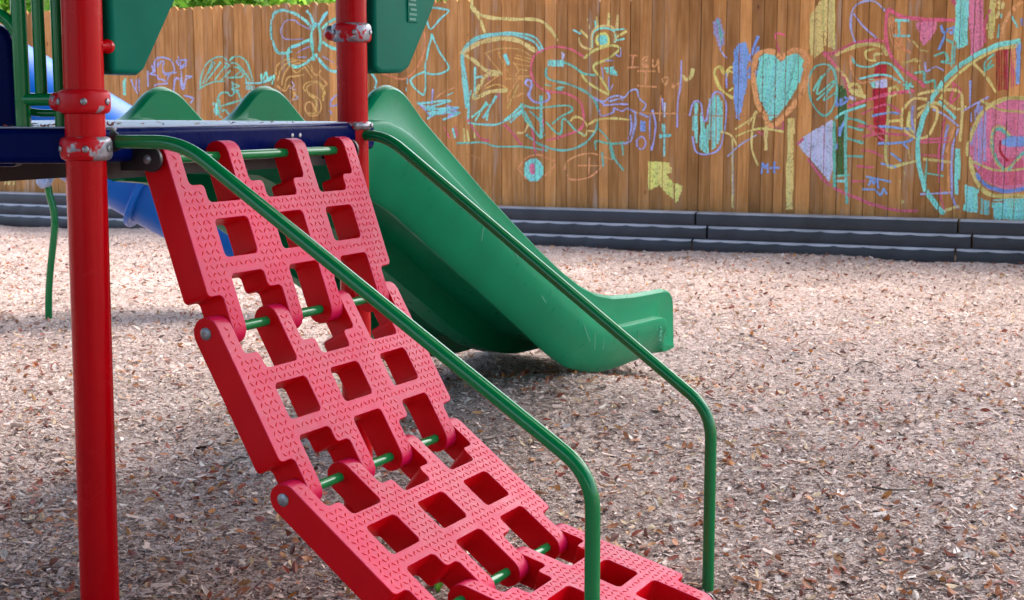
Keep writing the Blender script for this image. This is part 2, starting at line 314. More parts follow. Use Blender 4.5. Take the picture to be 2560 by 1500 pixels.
# ---------------------------------------------------------------- chalk drawings on the fence (ribbons lying on the pickets)
CH={'a':(.34,.92,.80),'t':(.25,.72,.56),'y':(.92,.76,.28),'l':(.98,.88,.26),'g':(.85,.52,.17),'o':(.96,.46,.20),'p':(.92,.20,.30),'r':(.62,.05,.07),'v':(.52,.55,.92),'b':(.32,.50,.92),'w':(.72,.74,.95),'k':(.95,.30,.44),'m':(.10,.22,.07)}
def chalkmat():
    m,n,b,l=M('chalk'); a=n.nodes.new('ShaderNodeVertexColor'); a.layer_name='Col'; l.new(a.outputs[0],b.inputs['Base Color']); b.inputs['Roughness'].default_value=.95; b.inputs['Specular IOR Level'].default_value=.1
    t=noise(n,110,4,.7,stretch=(1,1,.45)); t2=noise(n,9,3,.6)
    ad=n.nodes.new('ShaderNodeMath'); ad.operation='MULTIPLY_ADD'; l.new(t2.outputs[0],ad.inputs[0]); ad.inputs[1].default_value=.35; l.new(t.outputs[0],ad.inputs[2])
    r=ramp(n,ad.outputs[0],[(.65,(1,)*3),(.90,(.18,)*3)])
    mu=n.nodes.new('ShaderNodeMath'); mu.operation='MULTIPLY'; l.new(r.outputs[0],mu.inputs[0]); l.new(a.outputs['Alpha'],mu.inputs[1])
    l.new(mu.outputs[0],b.inputs['Alpha']); return m
CHALK=chalkmat()
ZR={'A':(1100,0,2.84),'B':(1550,0,2.637),'C':(1960,0,2.637),'D':(300,0,4.2),'E':(600,0,2.4622),'N':(0,0,1)}
def P2(reg,s):
    x0,y0,k=ZR[reg]; q=[float(c) for c in s.replace(';',' ').replace(',',' ').split()]; return [(x0+q[i]/k,y0+q[i+1]/k) for i in range(0,len(q),2)]
def smooth(p,closed=False):
    if len(p)<3: return p
    out=[]; n_=len(p)
    for i in range(n_-1):
        a,b_,c,d=p[max(i-1,0)],p[i],p[i+1],p[min(i+2,n_-1)]
        for k in range(6):
            t=k/6; out.append(tuple(.5*((2*b_[j])+(-a[j]+c[j])*t+(2*a[j]-5*b_[j]+4*c[j]-d[j])*t*t+(-a[j]+3*b_[j]-3*c[j]+d[j])*t**3) for j in (0,1)))
    return out+[p[-1]]
PXM=FP[1]/FOC    # metres per native pixel at the fence, about
def pick(t): return int(np.searchsorted(edges,t)-1)
class Chalk:
    def __init__(s): s.v=[];s.f=[];s.c=[]
    def line(s,pts,wd,col,al=1.0,layer=0):
        q=[ftz(*p) for p in pts]; L=[q[0]]
        for a,b_ in zip(q,q[1:]):
            d=math.hypot(b_[0]-a[0],b_[1]-a[1]); k=max(1,int(d/.006))
            for i in range(1,k+1): L.append((a[0]+(b_[0]-a[0])*i/k,a[1]+(b_[1]-a[1])*i/k))
        h0=wd*PXM*.60; col=tuple(min(1,c*random.uniform(.9,1.08)) for c in col); jj=random.random()*9
        for i in range(len(L)-1):
            a,b_=L[i],L[i+1]; dx,dz=b_[0]-a[0],b_[1]-a[1]; d=math.hypot(dx,dz)
            if d<1e-6: continue
            k=pick((a[0]+b_[0])/2); mt=(a[0]+b_[0])/2
            if k<0 or k>=len(poff) or mt-edges[k]<.0022 or edges[k+1]-mt<.0022: continue
            h=h0*(1+.22*math.sin(i*.21+jj)+random.uniform(-.08,.08)); nx_,nz_=-dz/d*h,dx/d*h; ex=.25
            B=len(s.v)
            for (t,z_) in ((a[0]-dx*ex+nx_,a[1]-dz*ex+nz_),(a[0]-dx*ex-nx_,a[1]-dz*ex-nz_),(b_[0]+dx*ex-nx_,b_[1]+dz*ex-nz_),(b_[0]+dx*ex+nx_,b_[1]+dz*ex+nz_)):
                t=min(max(t,edges[k]+.0022),edges[k+1]-.0022)
                p=FP+FD*t-FN*(poff[k]+.0012+.0004*layer+.00005*(B%7)); s.v.append((p[0],p[1],z_)); s.c.append((*col,min(1,al*1.25)))
            s.f.append((B,B+1,B+2,B+3))
    def st(s,reg,col,wd,txt,n=1,al=.9,jit=1.2,layer=1,sm=True):
        for part in txt.split('|'):
            p=P2(reg,part)
            for k in range(n):
                q=[(a+(random.uniform(-jit,jit)*(n>1))*(1+.5*k),b_+(random.uniform(-jit,jit)*(n>1))*(1+.5*k)) for a,b_ in p]
                s.line(smooth(q) if sm else q,wd,CH[col],al,layer)
    def fill(s,reg,col,txt,gap=3.2,wd=4.2,al=.9,slant=0,layer=0,poly=None):
        p=poly or P2(reg,txt); n_=len(p); xs_=[a+slant*b_ for a,b_ in p]; x=min(xs_)+1
        while x<max(xs_):
            ys_=[]
            for i in range(n_):
                a,b_=(p[i][0]+slant*p[i][1],p[i][1]),(p[(i+1)%n_][0]+slant*p[(i+1)%n_][1],p[(i+1)%n_][1])
                if (a[0]<=x)!=(b_[0]<=x): ys_.append(a[1]+(b_[1]-a[1])*(x-a[0])/(b_[0]-a[0]))
            ys_.sort()
            for y0,y1 in zip(ys_[::2],ys_[1::2]):
                y0+=random.uniform(-1.5,1.5); y1+=random.uniform(-1.5,1.5)
                if y1>y0: s.line([(x-slant*y0,y0),(x-slant*y1,y1)],wd*random.uniform(.7,1.2),CH[col],al*random.uniform(.75,1.05),layer)
            x+=gap*1.2*random.uniform(.6,1.4)
    def ell(s,reg,col,cx,cy,rx,ry,**k):
        x0,y0,kk=ZR[reg]; s.fill(reg,col,'',poly=[(x0+(cx+rx*math.cos(a))/kk,y0+(cy+ry*math.sin(a))/kk) for a in np.linspace(0,2*PI,28,endpoint=False)],**k)
    def ring(s,reg,col,wd,cx,cy,rx,ry,a0=0,a1=6.4,**k):
        s.st(reg,col,wd,' '.join(f'{cx+rx*math.cos(a):.1f},{cy+ry*math.sin(a):.1f}' for a in np.linspace(a0,a1,16)),**k)
    def done(s,name,label):
        o=link(name,pyme(s.v,s.f,s.c),CHALK,fence,smooth=False); o['label']=label
c=Chalk()   # butterfly
c.st('D','a',5.5,'2010,290 1950,220 1850,150 1730,110 1640,130 1600,200 1590,330 1610,450 1650,540 1720,560 1800,545|2010,420 1880,470 1790,510 1770,600 1790,680 1850,700 1930,670 2030,600|2050,260 2020,330 2010,420 2040,640|2090,260 2110,420 2090,540|2030,280 2060,255 2100,260|2035,250 1995,150 1955,110|2105,240 2140,170 2195,120|2130,300 2200,230 2290,180 2450,100 2500,150 2480,300 2400,400 2290,520 2130,450|2060,570 2110,650 2200,740 2290,750 2400,700 2420,620 2300,540',n=2)
c.st('D','v',2.2,'1690,340 1700,290 1750,215 1840,215 1880,250 2000,310|1690,340 1740,410 1920,410|1860,560 1920,520 2010,480|1870,600 1960,600|2140,360 2290,250|2130,590 2250,660',al=.6)
c.done('chalk_butterfly','aqua chalk butterfly left of the far red post')
c=Chalk()
c.st('D','v',2.6,'365,650 400,610 470,605 540,640 570,740 500,770 450,760|400,650 400,700 430,650 470,660 450,700 480,790 520,770|340,690 360,750 320,780 380,790 400,830 450,830 490,870|120,830 150,920 200,990|300,750 300,910|210,830 200,960|180,830 170,950|370,900 400,880 500,880|500,850 530,780 600,760|570,960 580,830 620,830 660,940 690,820|620,600 640,700 600,640 700,640 630,720 700,680|690,800 760,800 700,830|680,1000 770,1030 740,1080|365,660 365,760 340,730|640,750 660,900 640,820 680,930',n=2,al=.75)
c.done('chalk_figure','lavender chalk figure with raised hand above the left green hump')
c=Chalk()
c.st('D','t',2.6,'840,930 850,820 900,690 990,610 1080,600 1130,640|835,930 980,860 1100,855|870,880 980,640|900,870 1060,650|1000,840 1110,690|1060,850 1160,740|930,770 1000,660|1150,640 1200,600 1280,600 1350,680 1400,850|1170,660 1230,670 1300,740 1370,850|1130,820 1290,800 1240,700|1200,700 1280,720 1200,800|1180,860 1190,960 1240,960|1030,1030 1060,980 1130,970 1170,1010 1230,960 1270,1040|1060,1120 1200,1070 1290,1050|1040,1040 1070,1180 1100,1150 1150,1200|1180,880 1250,900 1180,930 1250,950|1110,660 1150,690 1110,720|1030,1030 1040,1200 1080,1230',n=2,al=.8)
c.st('D','a',4,'1310,870 1500,870 1600,800|1480,780 1500,840 1540,760 1560,850 1620,790 1600,880|1310,770 1330,880',n=2); c.fill('D','a','1330,900 1420,905 1410,945 1330,945'); c.fill('D','a','980,1080 1030,1085 1050,1210 1000,1215')
c.done('chalk_figure','aqua chalk girl with two big bunches of hair above the green humps')
c=Chalk()
c.st('D','g',2.8,'1640,780 1650,700 1720,640 1800,620 1900,640 1990,660 2030,740|1660,840 1690,740 1760,660 1850,640|1700,900 1720,780 1800,680 1900,660|1730,930 1760,820 1850,800 1930,790|1940,700 2020,820|1960,680 2060,790 2110,740|1950,960 1920,920 1960,870 2060,860 2130,920 2140,1060|1980,980 1960,910 2050,870|1980,980 2080,1040 2110,1120 2080,1200 2000,1210 1950,1150 1960,1080 2010,1080 2060,1180|2080,780 2170,880 2100,920|1650,900 1740,950 1780,900 1850,1000|1980,1000 2060,1060 2050,1180 1980,1190|1800,700 1850,760 1920,720|1790,960 1830,1000 1800,1060|2110,900 2150,980 2130,1020',n=2,al=.8)
c.st('D','w',2.2,'1800,850 1830,900 1790,930 1850,940|1830,990 1870,1030 1810,1050',al=.6)
c.done('chalk_figure','gold chalk figure with curling hair under the aqua butterfly')
c=Chalk(); c.fill('D','a','40,820 72,820 60,1000 35,1000',al=.8); c.st('D','v',3,'2210,1120 2220,1050 2290,1000 2290,1090 2230,1110|2200,1160 2230,1200',n=2,al=.7); c.st('D','v',3,'-130,175 -95,170 -95,200',al=.7); c.done('chalk_marks','small aqua and lavender chalk marks at the left of the fence')
c=Chalk(); c.st('N','y',4,'12,460 25,430 42,410|22,462 38,425|34,462 44,420|8,440 40,436',n=2,al=.7); c.done('chalk_marks','gold chalk scribble seen under the deck')
c=Chalk()
c.st('E','a',3.2,'1180,45 1240,50 1285,65 1230,120 1175,180 1150,130|1180,210 1230,320 1285,430 1145,440 1180,210|1140,435 1050,500 1135,580 1140,435|1030,480 1025,560|800,440 840,500 830,540',n=2); c.st('E','o',3.5,'1135,200 1140,300 1080,430 1000,490 870,450',n=2,al=.7)
c.done('chalk_shapes','aqua chalk triangles and orange arc right of the far red post')
c=Chalk()
c.st('E','a',3.4,'1100,640 1300,620 1140,670 1350,660 1160,700 1350,690 1250,740|1090,630 1200,690 1150,730|1150,650 1330,700',n=2); c.st('E','v',3,'1270,650 1330,680 1280,720 1340,660 1250,700|1185,550 1185,640|1110,640 1180,720',n=2); c.st('E','o',2.5,'1200,610 1250,570 1320,540'); c.st('E','a',2.5,'1270,590 1310,570'); c.st('E','p',3,'1260,780 1290,850|1325,780 1340,840',al=.8); c.st('E','a',4,'1310,790 1325,850'); c.st('E','y',4,'1380,790 1385,880|1440,760 1445,850|1400,800 1410,870'); c.st('E','o',2,'1390,945 1540,1000',al=.5)
c.done('chalk_scribble','dense aqua and lavender chalk scribble beside the slide top')
c=Chalk()   # big bird
c.st('A','y',6,'228,0 232,60 280,130 320,240|235,60 320,120 500,135 690,140 780,200 835,290',n=2); c.st('A','y',8,'160,375 270,310 420,275 560,290 680,370',n=2)
c.st('A','a',3.6,'190,770 170,600 155,420 180,330 280,260 430,235 560,240 680,270 735,350|200,760 195,600 165,430 200,330 300,265 430,245 560,255 670,300 720,370',n=2); c.st('A','y',6,'150,370 240,430 330,500 440,520 330,540 290,600 235,700 350,650 480,640',n=2)
c.st('A','g',2.6,'320,380 420,345 560,350 650,400|330,385 380,450 440,520|440,520 330,600 320,630|430,375 420,390 500,540 470,560|520,450 640,470|540,390 650,420|520,440 560,500 540,540 640,540|570,540 480,700 600,660|470,560 600,560|530,410 640,440|480,720 580,660|550,490 620,500|560,600 480,770|320,630 400,600 470,620',n=1)
c.st('A','a',7,'460,385 490,460'); c.st('A','a',3.5,'250,480 245,690|250,550 300,545|200,870 300,885 420,880 560,800 600,760|250,860 330,720|310,840 400,680|230,830 340,740|460,860 580,750|500,870 590,790|330,850 350,770 390,690|185,560 200,760|215,640 200,850',n=2)
c.st('A','k',3,'350,480 350,570|415,650 418,700',al=.5)
c.done('chalk_bird','big chalk head outlined in aqua and yellow right of the slide')
c=Chalk()
c.st('A','p',3.4,'1025,400 930,350 820,335 700,370 655,430 650,530 690,600 760,650 900,665 990,720 1020,800 1010,900 900,960 760,1000',n=2,al=.8)
c.st('A','t',4,'870,440 950,470 1020,520 1100,535|760,480 750,530 790,570 920,600 1030,650 1100,710 1130,800 1110,920 1040,1010 940,1060 830,1065 700,1020 610,955',n=2,al=.9); c.fill('A','a','768,430 880,425 880,470 768,470'); c.st('A','t',3,'745,600 790,610|820,630 870,640 830,625 880,620'); c.st('A','w',4,'868,370 872,420|880,380 875,410')
c.done('chalk_swan','pink and aqua chalk S curve in the middle of the fence')
c=Chalk()
c.st('A','y',4,'1025,410 1100,360 1200,325 1280,345 1190,420 1090,470 1150,560 1200,670 1060,590 1010,530|1080,350 1080,250 1110,200 1170,185 1230,200 1245,260 1240,300|1120,190 1115,120|1195,180 1195,90|1255,200 1265,110|1060,200 1050,130|1060,270 1000,215|1250,270 1325,220|1070,350 1010,330 985,270',n=2)
c.st('A','a',3,'1085,340 1090,230 1170,200 1240,230 1245,300|1000,240 950,215|1250,285 1310,275|1230,215 1310,205|1110,190 1100,150',n=2); c.ring('A','l',4,1155,283,45,46,n=2); c.ell('A','a',1155,283,37,38,gap=2.4); c.fill('A','a','1170,480 1230,475 1260,535 1190,520'); c.st('A','v',2.4,'1285,340 1280,400 1240,380|1230,430 1170,430|1200,545 1200,640|1150,480 1160,560|1210,640 1230,600',al=.7)
c.done('chalk_beak','yellow chalk beak with an aqua lashed eye above it')
c=Chalk()
c.st('A','o',2.8,'1345,395 1400,395|1372,395 1365,475|1340,480 1410,475|1450,410 1440,440 1480,470 1450,475 1440,460 1480,410 1450,405|1515,420 1515,470 1540,460 1550,420 1555,515|1405,505 1530,505|1460,505 1460,610|1405,610 1535,620|1580,560 1600,600 1620,560 1600,545 1575,570|1650,590 1660,620 1690,590 1704,640',n=2,al=.8)
c.done('chalk_writing','orange chalk letters right of the yellow beak')
c=Chalk()
c.st('A','v',2.8,'1085,690 1160,720 1210,690 1270,680 1310,690 1350,650 1400,640 1420,700 1460,740 1440,790|1130,780 1150,820 1230,800 1240,770 1300,790 1330,770 1390,800|1160,750 1260,740 1330,740|1200,720 1280,700 1300,720|1385,800 1385,900 1350,1000 1290,1020|1350,820 1360,900 1340,990|1500,780 1490,900 1500,1070 1530,900 1510,780|1100,700 1170,740|1580,700 1590,820|1420,800 1480,830',n=2,al=.8); c.ring('A','v',2.6,1430,1015,33,42,n=2); c.fill('A','b','1425,860 1460,860 1460,930 1425,930')
c.st('A','o',2.4,'1420,805 1560,803 1704,805|1570,680 1560,860',al=.7); c.fill('A','a','1580,880 1605,880 1605,1110 1582,1110'); c.st('A','a',4,'1560,960 1640,960 1560,975'); c.st('A','w',7,'1590,730 1590,830'); c.st('A','y',3.4,'1060,885 1120,850 1240,840 1350,850|930,860 960,830 1020,850 1050,910 1030,960 980,930|1040,930 1110,930|550,940 600,935 630,880',n=2)
c.done('chalk_cloud','lavender chalk cloud and rider left of the yellow arrow')
c=Chalk()
c.st('A','t',3.2,'580,740 680,770 890,745 940,780 860,830 800,880|580,730 600,830 700,960 720,980|750,870 850,950 880,840 960,920 1030,960|640,790 720,870 740,960|580,760 660,900',n=2); c.st('A','a',5.5,'718,680 718,980',n=2); c.st('A','v',3,'630,560 610,590 640,620 660,600 640,640 630,680 680,720 740,720 780,690 760,650|615,570 650,580 640,690 700,730 770,710',n=2,al=.8); c.st('A','p',3.4,'190,840 250,930 300,990 350,1000|455,885 520,950 580,1030|650,910 670,980 680,1100|735,850 745,970 735,1080',n=2,al=.8); c.st('A','t',2.8,'120,1020 300,1015 400,1040 600,1045 760,1070|1115,900 1200,1000 1240,1120 1300,1210|1110,1060 1110,1000 1200,1020 1310,1010|1150,1080 1160,1180|1295,1030 1300,1100|1200,1030 1230,1130',n=2,al=.75)
c.done('chalk_anchor','aqua and lavender chalk anchor under the S curve')
c=Chalk(); c.st('A','o',2.6,'560,1190 620,1120 700,1100 760,1120 820,1160 740,1250|555,1195 610,1270',n=2); c.ell('A','a',665,1207,68,82,gap=2.4); c.ell('A','k',658,1200,20,36,gap=2,layer=2,al=1); c.done('chalk_eye','aqua chalk eye with a pink pupil below the S curve')
c=Chalk(); c.st('A','o',2.6,'880,1200 910,1140 990,1100 1080,1090 1150,1110 1220,1130|900,1180 910,1260 960,1275 1060,1260 1130,1200 1150,1160|975,1175 1140,1175|1060,1120 1055,1240',n=2); c.done('chalk_eye','orange chalk outline eye with a cross in it')
c=Chalk(); c.fill('B','l','190,1065 325,1075 340,1130 305,1155 345,1200 412,1230 375,1340 260,1220 190,1255',gap=2.6,wd=4.4,al=1); c.done('chalk_arrow','solid yellow chalk arrow low on the fence')
c=Chalk(); c.fill('B','v','615,150 650,110 690,220 680,290 660,320 620,220',slant=.35,al=.6); c.st('B','t',2.5,'640,130 680,250|650,140 670,300',al=.6); c.st('B','v',2.4,'660,320 690,370 705,380|405,400 400,560 380,680 378,840',n=2); c.st('B','y',6,'410,500 440,525 470,500 480,450',n=2); c.done('chalk_marks','lavender chalk leaf with a yellow crescent near it')
c=Chalk(); c.st('B','l',5,'745,445 725,445 690,485 660,440 625,470 650,560 690,610 745,645',n=2); c.st('B','v',3.4,'700,480 705,580'); c.st('B','l',3,'700,520 720,470 745,480|720,600 745,580'); c.fill('B','b','755,330 790,285 830,280 840,330 835,560 800,720 780,810 760,700 750,500',gap=2.6,al=1); c.st('B','b',5,'850,400 910,240|850,480 915,310|850,520 890,440|865,540 895,470',n=2); c.done('chalk_marks','small yellow chalk heart beside a solid blue streak')
c=Chalk(); c.fill('B','a','920,380 980,330 1040,370 1060,410 1100,370 1160,350 1205,390 1200,470 1170,570 1100,680 1040,760 990,800 960,720 920,640 900,540',gap=2.6,slant=.25,al=1)
c.st('B','o',9,'1065,385 1010,345 930,345 895,400 880,500 900,640 950,760 1000,830 1060,790 1150,690 1220,560 1235,430 1210,350 1150,330 1090,360 1065,390',n=2,layer=2); c.st('B','p',3,'1085,235 1025,230 1050,340',n=2); c.st('B','p',3,'1075,770 1075,870|1010,840 1070,850',al=.6); c.fill('B','y','1105,780 1150,780 1135,1380 1100,1380',al=1); c.st('B','y',6,'965,750 965,990',n=2); c.done('chalk_heart','large aqua chalk heart with an orange outline on a yellow stem')
c=Chalk(); c.fill('B','y','1255,100 1330,0 1345,0 1340,330 1290,380 1255,350',al=.75); c.fill('B','y','1350,0 1420,0 1415,320 1350,300',al=.85); c.done('chalk_streak','yellow chalk vertical streaks at the top right of the big heart')
c=Chalk(); c.st('B','t',3,'1250,500 1290,440 1370,425 1420,480 1430,600 1400,720 1340,760 1270,680 1245,560 1250,500|1290,560 1390,450|1270,600 1330,500 1300,620 1420,530 1340,660 1420,610|1300,660 1410,560',n=2,al=.8); c.done('chalk_scribble','teal chalk scribbled oval right of the big heart')
c=Chalk(); c.fill('B','a','485,690 510,670 545,760 560,850 590,800 590,650 640,620 690,700 690,820 640,960 570,1015 510,960 480,850',gap=4.5,wd=4,al=.85); c.st('B','v',2.6,'460,760 490,670 530,680 550,780 570,790 590,690 620,610 670,620 700,700 690,850 650,980 570,1020 500,1000 480,900',n=2); c.done('chalk_scribble','aqua chalk W shape with lavender outline above the yellow arrow')
c=Chalk(); c.st('B','o',2.4,'100,745 380,750'); c.st('B','o',1.8,'380,750 700,765 1100,760',al=.5); c.st('B','y',3.2,'670,865 730,890 775,960|760,850 840,800 910,740|765,900 850,865 950,850 1080,870|850,820 900,730 880,780|890,760 870,960 910,1090|745,900 742,1370',n=2,al=.8); c.st('B','v',2.6,'900,890 800,950 710,1030|745,970 745,1290',al=.8); c.st('B','p',3,'905,870 940,880 930,890'); c.done('chalk_bird','thin yellow chalk bird under the big heart')
c=Chalk(); c.st('B','b',3,'935,1145 940,1075 960,1110 975,1075 975,1140|985,1105 1050,1105|1018,1070 1020,1140',n=2,sm=False); c.done('chalk_writing','blue chalk M plus, left of the yellow stem')
c=Chalk(); c.fill('C','w','90,945 150,890 320,790 330,900 330,1050 300,1200 240,1120 160,1030',gap=2.4,al=1); c.st('C','p',3.5,'160,1050 250,1170 310,1230|90,950 130,910',n=2,al=.7); c.fill('C','m','345,540 420,600 410,1150 340,1150',gap=4,al=.75)
c.st('C','t',5,'410,730 405,1000 415,1340|330,800 335,1230',n=2); c.st('C','a',4,'340,780 400,740 540,695|330,1195 410,1195',n=2); c.st('C','t',3.4,'420,780 480,790 540,815|420,830 520,860|415,910 520,945|415,1030 520,1030|350,1160 430,1155',n=2); c.st('C','b',9,'365,840 350,980',al=.8); c.st('C','b',6,'400,800 370,860'); c.done('chalk_fish_tail','pale lavender chalk triangle with teal ribs beside it')
c=Chalk(); c.st('C','p',4,'420,700 560,660 700,620 860,600|270,360 340,430 400,520 430,620|260,350 340,350 470,280 600,265 660,275',n=3,al=.9); c.st('C','y',5,'345,440 410,520 440,600 540,640|340,360 460,310 560,290 640,300 680,360|430,560 490,560 520,640|440,600 500,600',n=3,al=.8)
c.st('C','o',3.4,'440,370 450,470 500,540 560,540 680,510 750,540 800,570',n=2); c.st('C','a',3.4,'450,380 480,430 560,440 650,415 720,440 790,540|500,520 600,500 690,500 770,550|780,560 850,570|800,540 830,610|790,590 840,545',n=2); c.st('C','y',3.4,'600,320 540,340 550,390 610,400|600,390 600,360 650,355',n=2)
c.st('C','v',2.6,'470,280 440,180 460,60 530,10 600,10 670,70|460,90 540,190 610,250',n=2); c.st('C','b',4,'345,640 350,700 380,650 370,690 420,660 400,640',n=2); c.st('C','w',6,'430,640 470,655'); c.done('chalk_fish_head','pink and yellow chalk fish head with open mouth')
c=Chalk(); c.fill('C','r','605,430 670,430 675,510 600,520',al=1,gap=2.4); c.fill('C','r','590,580 680,580 670,880 600,880',al=1,gap=2.4); c.fill('C','w','605,520 680,515 680,575 605,578',gap=2.4,al=1); c.fill('C','a','570,525 600,522 600,578 575,570'); c.fill('C','r','600,880 670,880 665,960 610,960',al=.45); c.done('chalk_streak','red chalk bar with a pale blue band')
c=Chalk(); c.st('C','p',5,'685,60 670,180 690,320 760,440 880,530 930,570|690,60 770,105 900,125 1125,135|1110,0 1130,30',n=3); c.st('C','a',4,'735,135 825,135|760,135 760,240|725,235 830,235',n=2,sm=False); c.fill('C','k','880,150 920,125 1000,125 1005,190 960,260 920,300 885,230',gap=2.4,al=1); c.st('C','b',3.6,'1035,170 1050,220 1080,190|1080,190 1020,330|1090,190 1120,180 1110,220 1090,210',n=2); c.done('chalk_writing','aqua letter I beside a solid pink chalk heart')
c=Chalk(); c.st('C','o',2.6,'700,110 720,240 760,330|720,110 740,250 800,340|770,180 780,300 840,350|690,120 705,250 740,320|780,200 830,280',n=2,al=.7); c.st('C','t',3.4,'990,370 1060,350 1080,400 1040,410 1100,420|860,480 920,480 930,540 990,530 995,580|1070,260 1110,280',n=2); c.st('C','v',3,'930,410 940,470 1000,440 1060,470',al=.8); c.st('C','y',2.6,'770,440 870,390 900,490|780,410 900,400|850,270 900,330|900,330 950,340',al=.6); c.done('chalk_scribble','orange and teal chalk scribble under the pink line')
c=Chalk(); c.st('C','y',4.2,'695,580 680,800 670,1000 690,1100 750,1090 880,1060|690,800 790,790|690,590 740,570 750,610 700,640',n=2); c.st('C','b',3.6,'580,765 680,745 760,750|620,945 800,935 850,915|780,940 815,980|700,1010 775,1060|620,830 850,850|640,1080 740,1105',n=2,al=.8); c.st('C','p',3,'520,750 600,710 690,690 770,740|490,830 620,840 700,900|510,990 590,1000 660,1040|480,1095 590,1105|440,1195 540,1195|520,900 660,880 760,890|700,880 830,890|540,830 660,930',n=2,al=.75); c.st('C','p',4,'330,1240 440,1290 600,1350 740,1385 880,1390',n=2); c.done('chalk_fish_ribs','red, blue and yellow chalk fish ribs')
c=Chalk(); c.st('C','b',3,'560,1220 580,1170 590,1210 615,1170 620,1240|545,1165 700,1195|520,1245 600,1250 640,1290 660,1240 680,1280',n=2,sm=False); c.st('C','y',2.4,'790,1130 800,1150|765,1190 770,1200|770,1320 790,1330 770,1340|820,980 830,1050',al=.6); c.done('chalk_writing','blue chalk M low on the fence under the fish')
c=Chalk(); c.st('C','a',7,'1560,265 1400,300 1240,380 1110,480 1010,600 940,720 890,860 880,1000 900,1150 950,1280 1050,1410',n=3); c.st('C','y',4.5,'1550,300 1400,330 1240,410 1090,550 1040,640|1240,410 1330,500 1400,610|1030,640 1130,720 1200,700|880,620 1000,600 1150,600 1180,700 1160,930|940,660 860,650 790,720 780,830 850,900 940,900 1000,800 1010,720 960,700 870,780 870,870|830,740 820,830 860,880|920,1050 1095,1070|1050,1390 1150,1360|880,720 990,680 1080,720',n=2)
c.st('C','v',3,'850,700 840,800 870,900|980,720 1060,760 1150,830|1080,820 1050,1000 1045,1120|1150,850 1110,1000 1110,1290 1150,1370|1230,530 1230,800|900,1280 1100,1270|1170,740 1270,680 1350,640|1260,740 1290,680',n=2,al=.85); c.st('C','a',5,'1020,670 1090,740 1140,790',n=2); c.st('C','o',3.4,'1130,840 1080,960 1090,1270|1120,850 1070,1000',n=2); c.st('C','p',3,'1060,780 1020,1000 1020,1150 1030,1290 1060,1390|900,940 1110,940|900,1020 1060,1030|1100,540 1170,600 1100,680|900,920 1100,910|1120,560 1090,700',n=2,al=.7); c.st('C','t',3,'930,1140 1050,1160|950,1000 930,1200'); c.fill('C','a','1130,980 1165,980 1150,1280 1130,1280',gap=4); c.done('chalk_arch','large aqua chalk arch with yellow loops on the right')
c=Chalk(); c.fill('C','a','1135,0 1220,0 1210,120 1205,300 1150,320 1125,260',gap=2.6,al=1); c.st('C','t',3,'1115,270 1105,440|1130,300 1120,420'); c.fill('C','k','1225,0 1310,0 1310,300 1230,370',gap=2.4,al=1); c.fill('C','y','1360,0 1395,0 1380,240 1360,270 1340,180',gap=2.6); c.st('C','p',3.4,'1360,60 1320,180 1330,280',n=2); c.st('C','o',6,'1530,40 1470,120 1430,240|1560,10 1500,80',n=2); c.st('C','y',7,'1410,10 1440,30 1400,120|1430,0 1420,60'); c.st('C','a',3.4,'1500,100 1540,180|1430,90 1410,250',n=2); c.fill('C','b','1565,120 1595,120 1595,170 1565,165')
c.done('chalk_streak','aqua, pink and yellow chalk bands at the top right corner')
c=Chalk(); c.fill('C','r','1400,330 1470,310 1470,590 1400,600',gap=5,wd=3,al=.6); c.fill('C','p','1470,310 1540,310 1540,560 1470,590',gap=7,wd=3,al=.6); c.st('C','b',7,'1550,290 1540,550',n=2,al=.9); c.st('C','o',6,'1510,320 1530,460'); c.st('C','t',3,'1385,360 1330,410 1330,460 1380,430|1370,400 1320,480',n=2); c.st('C','w',3,'1600,300 1590,560',n=2); c.done('chalk_streak','red and blue chalk strips above the pink target')
c=Chalk(); c.ell('C','k',1500,950,275,300,gap=2.6,al=.95); c.ell('C','v',1290,900,55,210,gap=6,al=.6,layer=2); c.ell('C','p',1470,1130,190,90,gap=5,al=.7,layer=2); c.st('C','y',6,'1600,650 1450,650 1320,730 1250,850 1215,980 1240,1120 1300,1240 1400,1290 1600,1290',n=3,layer=3); c.st('C','b',6,'1260,1150 1350,1230 1480,1260 1600,1240',n=3,layer=3); c.st('C','t',4.5,'1480,900 1430,850 1380,870 1370,960 1410,1060 1470,1120 1540,1040 1620,980',n=2,layer=3); c.st('C','y',3.4,'1490,890 1430,835 1385,850 1365,950 1400,1070 1470,1110 1560,1030|1300,660 1420,720 1580,740|1230,1060 1400,1120 1580,1110',n=2,layer=3,al=.8); c.fill('C','b','1420,940 1480,900 1600,900 1600,960 1480,970',layer=3,gap=3); c.st('C','r',4,'1425,930 1430,1000 1480,1060',layer=3,n=2); c.done('chalk_target','big pink chalk target with a heart in its middle')
c=Chalk(); c.fill('C','a','1200,1220 1280,1250 1270,1400 1190,1390',gap=2.8,al=1); c.fill('C','a','1370,1340 1600,1310 1600,1450 1380,1440',gap=3.4,al=.9); c.fill('C','a','1290,1300 1360,1330 1350,1420 1290,1410',gap=5,al=.5); c.st('C','a',3,'1380,1320 1600,1310|1390,1380 1600,1370|1390,1420 1600,1410'); c.st('C','y',3,'1350,1290 1600,1295',n=2); c.done('chalk_base','solid aqua chalk blocks under the pink target')
